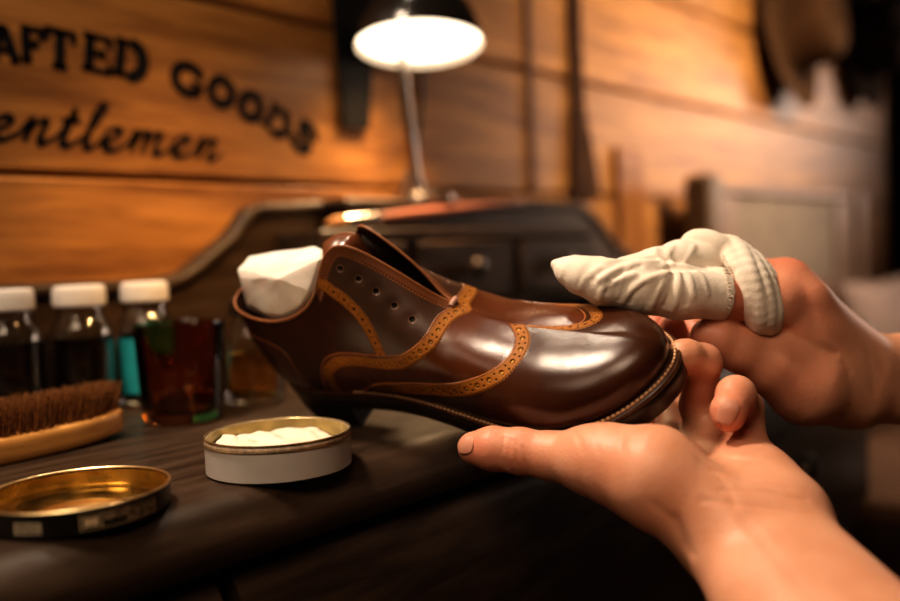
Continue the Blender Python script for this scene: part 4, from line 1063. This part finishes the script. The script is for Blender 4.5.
sh = b.build('shade', M_shade, lamp, sharp=60)
b = MB(); b.lathe([(SR*.995, .0005), (SR*.965, .016), (SR*.88, .034), (SR*.72, .051), (SR*.48, .064), (SR*.2, .070), (0, .071)], 64, M=MS, caps=(False, False)); b.build('reflector', mat('white_reflector', (.85, .80, .72), .4), sh)
M_bulb = mat('lit_diffuser', (1, .9, .75), .4, emit=(1.0, .80, .58), estr=3.6)
b = MB(); b.lathe([(SR*.955, .009), (SR*.6, .0065), (SR*.3, .0055), (0, .005)], 64, M=MS, caps=(False, False)); b.build('lit_diffuser', M_bulb, lamp)
# cord from the lamp down to the wall
b = MB(); b.tube(bezcurve([(.868, WY-.004, DESK+.60), (.866, WY-.004, DESK+.40), (.86, WY-.004, DESK+.30), (.83, WY-.006, DESK+.23), (.815, WY-.012, DESK+.196)], 30), .0028, 8)
tag(b.build('power_cord', mat('dark_cord', (.03, .02, .015), .5)), 'thin dark power cord hanging down the wall behind the lamp', 'cord')

LAMP_HEAD = (hc, axis)
# ---------------------------------------------------------------- painted lettering on the planks
M_paint = mat('black_sign_paint', (.006, .005, .006), .8, spec=.15)
def wall_pt(px, py): p = on_plane(px, py, 1, WY-.0006); return np.array([p[0], p[2]])
def stroke(mb, pts, w, closed=False):
    """flat brush stroke on the wall plane (x,z)"""
    pts = np.asarray(pts, float); w = np.full(len(pts), w) if np.isscalar(w) else np.asarray(w)
    tg = np.gradient(pts, axis=0) if not closed else (np.roll(pts, -1, 0)-np.roll(pts, 1, 0)); tg /= np.linalg.norm(tg, axis=1)[:, None]+1e-9; nr = np.stack([-tg[:, 1], tg[:, 0]], 1)
    V = []
    for p, n_, h in zip(pts, nr, w): V += [(p[0]+n_[0]*h/2, WY-.0006, p[1]+n_[1]*h/2), (p[0]-n_[0]*h/2, WY-.0006, p[1]-n_[1]*h/2)]
    m = len(pts); F = [(2*i, 2*i+1, 2*((i+1) % m)+1, 2*((i+1) % m)) for i in range(m if closed else m-1)]; mb.add(V, F)
def arc(cx, cy, rx, ry, a0, a1, n=18): return [(cx+rx*math.cos(R_(a0+(a1-a0)*i/(n-1))), cy+ry*math.sin(R_(a0+(a1-a0)*i/(n-1)))) for i in range(n)]
# slab letters in a unit box: width w, height 1
GL = {
 'A': (.92, [[(.08,.05),(.42,.97)], [(.50,.97),(.84,.05)], [(.22,.33),(.70,.33)], [(-.02,.06),(.26,.06)], [(.66,.06),(.96,.06)], [(.34,.94),(.56,.94)]]),
 'R': (.86, [[(.18,.0),(.18,1)], [(.0,.06),(.36,.06)], [(.0,.94),(.5,.94)], arc(.48,.71,.25,.23,90,-90), [(.18,.47),(.5,.47)], [(.46,.47),(.74,.05)], [(.62,.06),(.88,.06)]]),
 'C': (.82, [arc(.44,.5,.34,.44,40,320,26), [(.72,.62),(.72,.96)]]),
 'F': (.76, [[(.18,0),(.18,1)], [(0,.06),(.36,.06)], [(0,.94),(.74,.94)], [(.70,.66),(.70,1)], [(.2,.52),(.52,.52)], [(.50,.38),(.50,.66)]]),
 'T': (.80, [[(.40,0),(.40,1)], [(.02,.93),(.78,.93)], [(.06,.66),(.06,.96)], [(.74,.66),(.74,.96)], [(.22,.06),(.58,.06)]]),
 'E': (.80, [[(.18,0),(.18,1)], [(0,.94),(.74,.94)], [(0,.06),(.76,.06)], [(.2,.51),(.54,.51)], [(.52,.37),(.52,.65)], [(.70,.68),(.70,1)], [(.72,0),(.72,.32)]]),
 'D': (.88, [[(.18,0),(.18,1)], [(0,.06),(.44,.06)], [(0,.94),(.44,.94)], arc(.42,.5,.36,.44,90,-90,22)]),
 'G': (.88, [arc(.44,.5,.36,.43,42,338,28), [(.74,.62),(.74,.94)], [(.50,.46),(.90,.46)], [(.76,.46),(.76,.08)]]),
 'O': (.88, [('o', arc(.44,.5,.34,.42,0,342,20))]),
 'S': (.74, [[(.62,.72),(.58,.86),(.44,.93),(.26,.92),(.13,.82),(.14,.66),(.28,.56),(.46,.48),(.60,.36),(.60,.20),(.48,.09),(.30,.07),(.16,.13),(.10,.28)], [(.64,.66),(.64,.96)], [(.09,.04),(.09,.34)]]),
}
def letter(ch, px0, py0, px1, py1, rot=0.0):
    """left-bottom pixel and right-top pixel of the letter on the photograph's wall"""
    a = wall_pt((px0+px1)/2, (py0+py1)/2); top = wall_pt((px0+px1)/2, py1); bot = wall_pt((px0+px1)/2, py0); l = wall_pt(px0, (py0+py1)/2); r = wall_pt(px1, (py0+py1)/2)
    Hh = top[1]-bot[1]; Ww = r[0]-l[0]; w, st = GL[ch]; c, s = math.cos(R_(rot)), math.sin(R_(rot)); mb = MB()
    for g in st:
        cl = isinstance(g, tuple); g = g[1] if cl else g
        q = [((x-w/2)/w*Ww, (z-.5)*Hh) for x, z in g]
        if len(q) == 2: q = [tuple(np.array(q[0])+(np.array(q[1])-np.array(q[0]))*t) for t in np.linspace(0, 1, 3)]
        q = [(a[0]+x*c-z*s, a[1]+x*s+z*c) for x, z in q]
        thick = Hh*(.17 if len(g) > 2 or abs(g[0][0]-g[1][0]) < .5 else .14); stroke(mb, q, Hh*(.34 if ch in 'GOSDC' and len(g) > 2 else .27) if (len(g) > 2 or abs(g[0][1]-g[1][1]) > .6) else Hh*.17, cl)
    return mb
sign = thing('painted_lettering', 'black arched words painted on the plank wall above the script word', 'lettering', (.5, WY, DESK+.3))
for ch, *bx in (('C',-62,52,-40,20,8),('R',-38,58,-14,22,6),('A',-11,62,17,25,2),('F',21,63,43,27,-2),('T',44,69,76,29,-4),('E',83,73,113,35,-6),('D',114,79,147,41,-9),('G',172,95,205,64,-20),('O',208,107,235,77,-25),('O',239,121,263,92,-30),('D',265,136,291,108,-35),('S',293,153,316,122,-40)):
    letter(ch, *bx).build('letter', M_paint, sign, smooth=False, off=(.5, WY, DESK+.3))
# script word
scr = thing('painted_script', 'black slanted script word painted on the plank wall under the arched words', 'lettering', (.45, WY, DESK+.25))
def script(ch): 
    # centre lines in units of x-height, advancing to the right
    S = {'e': (.86, [[(.0,.25),(.22,.42),(.45,.62),(.52,.84),(.36,1.0),(.14,.82),(.08,.42),(.22,.06),(.46,.04),(.72,.24),(.86,.40)]]),
         'n': (1.06, [[(.0,.40),(.14,.86),(.22,.98),(.22,.55),(.16,.0)], [(.18,.3),(.36,.82),(.56,1.0),(.64,.82),(.58,.30),(.66,.02),(.84,.14),(1.06,.42)]]),
         't': (.72, [[(.0,.40),(.18,.9),(.36,1.75),(.26,.9),(.18,.25),(.30,.02),(.50,.14),(.72,.42)], [(.02,1.12),(.56,1.20)]]),
         'l': (.62, [[(.0,.40),(.26,1.0),(.48,1.8),(.38,2.05),(.26,1.7),(.16,.7),(.16,.16),(.30,.0),(.48,.16),(.62,.40)]]),
         'm': (1.5, [[(.0,.40),(.14,.86),(.20,.98),(.20,.5),(.14,.0)], [(.16,.3),(.34,.84),(.50,1.0),(.58,.8),(.52,.0)], [(.54,.3),(.74,.84),(.92,1.0),(1.0,.8),(.94,.28),(1.04,.02),(1.24,.14),(1.5,.42)]])}
    return S[ch]
def fit_word(word, px0, px1, base_px, xh):
    a = wall_pt(*base_px[0]); b_ = wall_pt(*base_px[1]); tot = sum(script(c)[0] for c in word); w = (b_[0]-a[0])/tot; x = 0
    for c in word:
        adv, st = script(c); mb = MB()
        for g in st:
            q = bezcurve([(p[0], p[1]) for p in g], 40); pts = []; 
            for u, v in q:
                f = (x+u)/tot; zb = a[1]+(b_[1]-a[1])*f; pts.append((a[0]+(x+u)*w+v*xh*.30, zb+v*xh))
            pts = np.array(pts); tg = np.gradient(pts, axis=0); ang = np.abs(np.sin(np.arctan2(tg[:, 1], tg[:, 0])-R_(38)))
            stroke(mb, pts, xh*(.17+.32*ang**1.5))
        mb.build('letter', M_paint, scr, smooth=False, off=(.45, WY, DESK+.25)); x += adv
fit_word('entlemen', 0, 225, ((-14, 138), (221, 161)), .0205)
mb = MB(); g = bezcurve([(-30,122),(-42,112),(-58,122),(-60,144),(-46,154),(-32,146),(-30,132),(-42,134)], 40); pts = np.array([wall_pt(*p) for p in g]); stroke(mb, pts, .005); mb.build('letter', M_paint, scr, smooth=False, off=(.45, WY, DESK+.25))
# ---------------------------------------------------------------- things on and against the wall to the right
M_lth = mat('dark_brown_strap_leather', (.05, .022, .010), .85, var=.3, vscale=40, spec=.15)
def hang(name, label, cat, pts, wid, th, m, peg=True):
    t = thing(name, label, cat, (pts[0][0], WY, pts[0][2])); o = np.array(t.location); c = bezcurve(pts, 40); w = np.interp(np.linspace(0, 1, 40), np.linspace(0, 1, len(wid)), wid); V = []; F = []
    for p, h in zip(c, w): V += [p+[-h/2, 0, 0]-o, p+[h/2, 0, 0]-o, p+[h/2, -th, 0]-o, p+[-h/2, -th, 0]-o]
    F = [(0, 1, 2, 3), (156, 159, 158, 157)]
    for i in range(39):
        for k in range(4): F.append((4*i+k, 4*i+(k+1) % 4, 4*i+4+(k+1) % 4, 4*i+4+k))
    b = MB(); b.add(V, F); b.build('strap', m, t, sharp=40)
    b = MB(); M = Matrix.Translation((0, 0, .0)) @ Matrix.Rotation(R_(90), 4, 'X'); b.lathe([(.005, -.002), (.005, .022), (.009, .024), (.009, .030), (0, .031)], 16, M=M); b.build('peg', mat('iron_peg', (.04, .03, .025), .4, metal=.8), t)
    return t
hang('leather_strap', 'long dark leather strap hanging on the wall behind the right end of the desk', 'strap', [(1.236, WY-.005, DESK+.80), (1.236, WY-.005, DESK+.55), (1.238, WY-.006, DESK+.36), (1.245, WY-.008, DESK+.28), (1.250, WY-.010, DESK+.205)], [.030, .030, .034, .062, .080], .004, M_lth)
hang('razor_strop', 'wide black strop hanging on the wall left of the desk lamp', 'strop', [(.738, WY-.005, DESK+.70), (.740, WY-.005, DESK+.50), (.742, WY-.006, DESK+.38), (.738, WY-.007, DESK+.280)], [.064, .064, .060, .042], .005, mat('black_strop_leather', (.006, .005, .005), .8, spec=.2))
hang('strap_shadow_strip', 'narrow dark strip imitating the strap shadow on the wall, right of the lamp', 'shadow_strip', [(1.108, WY-.004, DESK+.78), (1.11, WY-.004, DESK+.5), (1.112, WY-.004, DESK+.21)], [.012, .012, .014], .003, mat('strap_shadow_brown', (.14, .062, .026), .6))  # added dark strip standing in for the long strap's shadow on the wall
# upright board leaning by the desk end
M_orange = wood('orange_pine', (.17, .06, .012), (.27, .105, .024), rough=.5, scale=5, stretch=(8, 8, 1))
t = thing('wooden_board', 'upright orange brown pine board leaning on the wall behind the desk end', 'board', (1.398, .797, 0))
b = MB(); M = Matrix.Rotation(R_(-1.2), 4, 'X'); b.box((-.044, -.010, 0), (.044, .010, DESK+.297), .002, M=Matrix.Translation((0, -.012, 0)) @ M); b.build('board', M_orange, t)
b = MB(); b.box((-.044, -.0135, DESK+.25), (.044, -.0095, DESK+.262), .001, M=Matrix.Translation((0, -.012, 0)) @ M); b.build('batten', M_orange, t)
# settee with a woven back panel
M_sett = wood('settee_wood', (.10, .05, .025), (.17, .095, .055), rough=.45, scale=6, stretch=(2, 8, 8)); M_settd = wood('settee_dark_wood', (.06, .032, .012), (.11, .06, .024), rough=.45, scale=6)
def weave():
    m, nt, b = mat_new('woven_cane'); N = nt.nodes.new; L = nt.links.new; tc = N('ShaderNodeTexCoord')
    w1 = N('ShaderNodeTexWave'); w1.inputs['Scale'].default_value = 26; w1.bands_direction = 'X'; w2 = N('ShaderNodeTexWave'); w2.inputs['Scale'].default_value = 26; w2.bands_direction = 'Z'
    L(tc.outputs['Object'], w1.inputs[0]); L(tc.outputs['Object'], w2.inputs[0]); mm = N('ShaderNodeMath'); mm.operation = 'MULTIPLY'; L(w1.outputs['Fac'], mm.inputs[0]); L(w2.outputs['Fac'], mm.inputs[1])
    nz = N('ShaderNodeTexNoise'); nz.inputs['Scale'].default_value = 30; L(tc.outputs['Object'], nz.inputs[0]); ad = N('ShaderNodeMath'); ad.operation = 'MULTIPLY_ADD'; L(mm.outputs[0], ad.inputs[0]); ad.inputs[1].default_value = .6; L(nz.outputs['Fac'], ad.inputs[2])
    cr = N('ShaderNodeValToRGB'); cr.color_ramp.elements[0].color = (.08, .055, .032, 1); cr.color_ramp.elements[1].color = (.19, .14, .09, 1); cr.color_ramp.elements[0].position = .3; cr.color_ramp.elements[1].position = .9; L(ad.outputs[0], cr.inputs[0]); L(cr.outputs[0], b.inputs['Base Color']); b.inputs['Roughness'].default_value = .7
    return m
st = thing('wooden_settee', 'wooden settee with woven back panel standing against the wall past the desk', 'settee', (2.0, .55, 0)); OS = (2.0, .55, 0)
for x, zt in ((1.505, .247), (2.36, .24)):
    b = MB(); b.box((x, .70, 0), (x+.062, .755, DESK+zt), .008); b.build('back_post', M_settd if x < 2 else M_sett, st, off=OS)
for z0, z1 in ((.212, .236), (-.02, .028)):
    b = MB(); b.box((1.567, .712, DESK+z0), (2.36, .745, DESK+z1), .005); b.build('back_rail', M_sett, st, off=OS)
b = MB(); b.box((1.567, .716, DESK+.028), (1.655, .742, DESK+.212), .004); b.build('back_stile', M_sett, st, off=OS)
b = MB(); b.box((2.235, .716, DESK+.028), (2.36, .742, DESK+.212), .004); b.build('back_stile', M_sett, st, off=OS)
b = MB(); b.box((1.655, .722, DESK+.028), (2.235, .736, DESK+.212), .002); b.build('woven_panel', weave(), st, off=OS)
b = MB(); b.box((1.505, .22, .40), (2.42, .70, .445), .01); b.build('seat', M_sett, st, off=OS)
for x in (1.515, 2.36):
    b = MB(); b.box((x, .23, 0), (x+.05, .28, .40), .006); b.build('front_leg', M_sett, st, off=OS)
# pale cushion against the settee end
bm = bmesh.new(); bmesh.ops.create_grid(bm, x_segments=24, y_segments=24, size=1)
V = []; F = []
n = 24
for s in (1, -1):
    for i in range(n+1):
        for j in range(n+1):
            u, v = -1+2*i/n, -1+2*j/n; e = (1-abs(u)**3)*(1-abs(v)**3); k = 1-.06*(1-abs(u))*abs(v)-.06*(1-abs(v))*abs(u); V.append((u*.21*k, s*.065*e**.55, v*.16*k))
bm.free(); m_ = (n+1)**2
for q in range(2):
    for i in range(n):
        for j in range(n):
            a = q*m_+i*(n+1)+j; f = (a, a+n+1, a+n+2, a+1); F.append(f if q else f[::-1])
cu = mesh_obj('cushion', V, F, mat('pale_linen', (.22, .155, .125), .85, var=.12, vscale=14, bump=.2, bscale=300)); cu.location = (2.19, .585, .445+.172); cu.rotation_euler = (R_(-12), 0, R_(-3))
tag(cu, 'pale linen cushion leaning on the right end of the settee back', 'cushion')
bm = bmesh.new(); bm.from_mesh(cu.data); bmesh.ops.remove_doubles(bm, verts=bm.verts[:], dist=1e-4); bm.to_mesh(cu.data); bm.free()
# hats on pegs
def hat(x, z, label, m, s=1.0, tilt=8, roll=0, crown=1.0):
    t = thing('felt_hat', label, 'hat', (x, WY-.012, DESK+z), 0, 'felt hats hanging on the wall')
    M = Matrix.Rotation(R_(roll), 4, 'Y') @ Matrix.Rotation(R_(90-tilt), 4, 'X') @ Matrix.Scale(s, 4)
    V = []; F = []; n = 60; prof = [(.0, .112), (.03, .112), (.055, .118), (.074, .116), (.084, .106), (.090, .085), (.095, .05), (.099, .012), (.104, .006), (.125, .004), (.150, .007), (.172, .014), (.174, .012), (.150, .003), (.125, 0), (.100, .001)]
    for k in range(n):
        a = 2*math.pi*k/n
        for r, h in prof:
            ex = 1.14 if True else 1; dent = -.022*math.exp(-(r/.05)**2)*(1 if h > .1 else 0)*abs(math.cos(a)) if h > .1 else 0
            brim = .007*math.cos(2*a)*max(0, (r-.10)/.07)**1.5*-1
            V.append((r*math.cos(a), r*math.sin(a)*ex, (h*crown if r < .1 else h)+dent+brim))
    p_ = len(prof)
    for k in range(n):
        for i in range(p_-1): F.append((k*p_+i, ((k+1) % n)*p_+i, ((k+1) % n)*p_+i+1, k*p_+i+1))
    V = [tuple(M @ Vector(v)) for v in V]; V = np.array(V); V[:, 1] -= max(0, V[:, 1].max()-.004)
    o = mesh_obj('hat_felt', V, F, m, t); bm = bmesh.new(); bm.from_mesh(o.data); bmesh.ops.remove_doubles(bm, verts=bm.verts[:], dist=1e-5); bmesh.ops.recalc_face_normals(bm, faces=bm.faces[:]); bm.to_mesh(o.data); bm.free()
    b = MB(); M2 = Matrix.Translation((0, V[:, 1].max()*0, 0)) @ M; pr = [(.0985, .012), (.0998, .012), (.0968, .038), (.0955, .038)]
    q = []
    for k in range(n):
        a = 2*math.pi*k/n; q += [tuple(M @ Vector((r*math.cos(a)*1.01, r*math.sin(a)*1.14*1.01, h))) for r, h in pr]
    fq = [(k*4+i, ((k+1) % n)*4+i, ((k+1) % n)*4+(i+1) % 4, k*4+(i+1) % 4) for k in range(n) for i in range(4)]
    sh_ = max(0, np.array([M @ Vector((p[0]*math.cos(0), 0, 0)) for p in prof])[:, 1].max())
    q = np.array(q); q[:, 1] -= 0
    return t, o, (q, fq)
HM = [mat('brown_felt', (.085, .042, .018), .95, var=.15, vscale=30, spec=.1), mat('dark_brown_felt', (.032, .017, .009), .95, var=.15, vscale=30, spec=.1)]
hat(2.14, .625, 'brown felt hat with curled brim hanging on the wall, nearest the lamp', HM[0], 1.0, 6, 8)
hat(2.70, .68, 'dark brown felt hat hanging on the wall beside the lighter brown hat', HM[1], 1.0, 4, -6)
b = MB(); b.box((3.05, WY-.05, 0), (3.16, WY-.001, 2.4), .004); struct(b.build('trim_1', M_dark))
# ---------------------------------------------------------------- light
def area(name, loc, tgt, size, power, col, size_y=None, spread=None):
    l = bpy.data.lights.new(name, 'AREA'); l.energy = power; l.color = col; l.size = size
    if size_y: l.shape = 'RECTANGLE'; l.size_y = size_y
    else: l.shape = 'DISK'
    if spread: l.spread = R_(spread)
    o = bpy.data.objects.new(name, l); COL.objects.link(o); o.location = loc
    o.rotation_euler = (Vector(tgt)-Vector(loc)).to_track_quat('-Z', 'Y').to_euler()
    return o
def point(name, loc, power, col, r=.02):
    l = bpy.data.lights.new(name, 'POINT'); l.energy = power; l.color = col; l.shadow_soft_size = r
    o = bpy.data.objects.new(name, l); COL.objects.link(o); o.location = loc; return o
def spot(name, loc, tgt, ang, power, col, r=.1, blend=.5):
    l = bpy.data.lights.new(name, 'SPOT'); l.energy = power; l.color = col; l.spot_size = R_(ang); l.spot_blend = blend; l.shadow_soft_size = r
    o = bpy.data.objects.new(name, l); COL.objects.link(o); o.location = loc
    o.rotation_euler = (Vector(tgt)-Vector(loc)).to_track_quat('-Z', 'Y').to_euler(); return o
SH = P(575, 350, .52)
area('overhead_light', SH-.44*_r0-.03*_f0+np.array([0, 0, .86]), SH, .17, 4.3, (1, .78, .58), spread=115)
area('second_overhead_light', SH-.20*_r0+.37*_f0+np.array([0, 0, .90]), SH, .10, .45, (1, .80, .60), spread=80)
area('front_fill', C0-.10*_f0-.55*_r0+np.array([0, 0, .45]), P(640, 420, .48), .40, .25, (1, .72, .50), spread=70)
hc_, ax_ = LAMP_HEAD
area('lamp_light', hc_+ax_*.004, hc_+ax_, .12, 1.35, (1, .62, .30), spread=112)
spot('plank_spot', (.62, -.05, DESK+1.25), (.47, .81, DESK+.045), 17.5, 105, (1, .55, .20), .04, 1.0)
area('rear_fill', C0-.55*_f0-.25*_r0+np.array([0, 0, 1.15]), P(350, 420, .5), .7, 1.1, (1, .74, .52), spread=55)  # fill added behind the lens, no real fitting, for sheen on the desk edge
area('wall_light', (1.45, -.7, 1.95), (1.72, .8, 1.0), .5, 7.5, (1, .78, .60), spread=52)
point('glint_point', (-.35, .05, DESK+1.05), 1.5, (1, .70, .42), .035)  # unseen point light added for glints on bottle shoulders and desk edge
area('wall_sheen_fill', (3.6, -.1, DESK+.62), (1.75, .81, DESK+.30), .7, 1.9, (1, .76, .62), spread=60)  # unseen source added far right to put a pale sheen on the planks
w = bpy.data.worlds.new('world'); SCN.world = w; w.use_nodes = True
w.node_tree.nodes['Background'].inputs[0].default_value = (1, .62, .36, 1); w.node_tree.nodes['Background'].inputs[1].default_value = .018
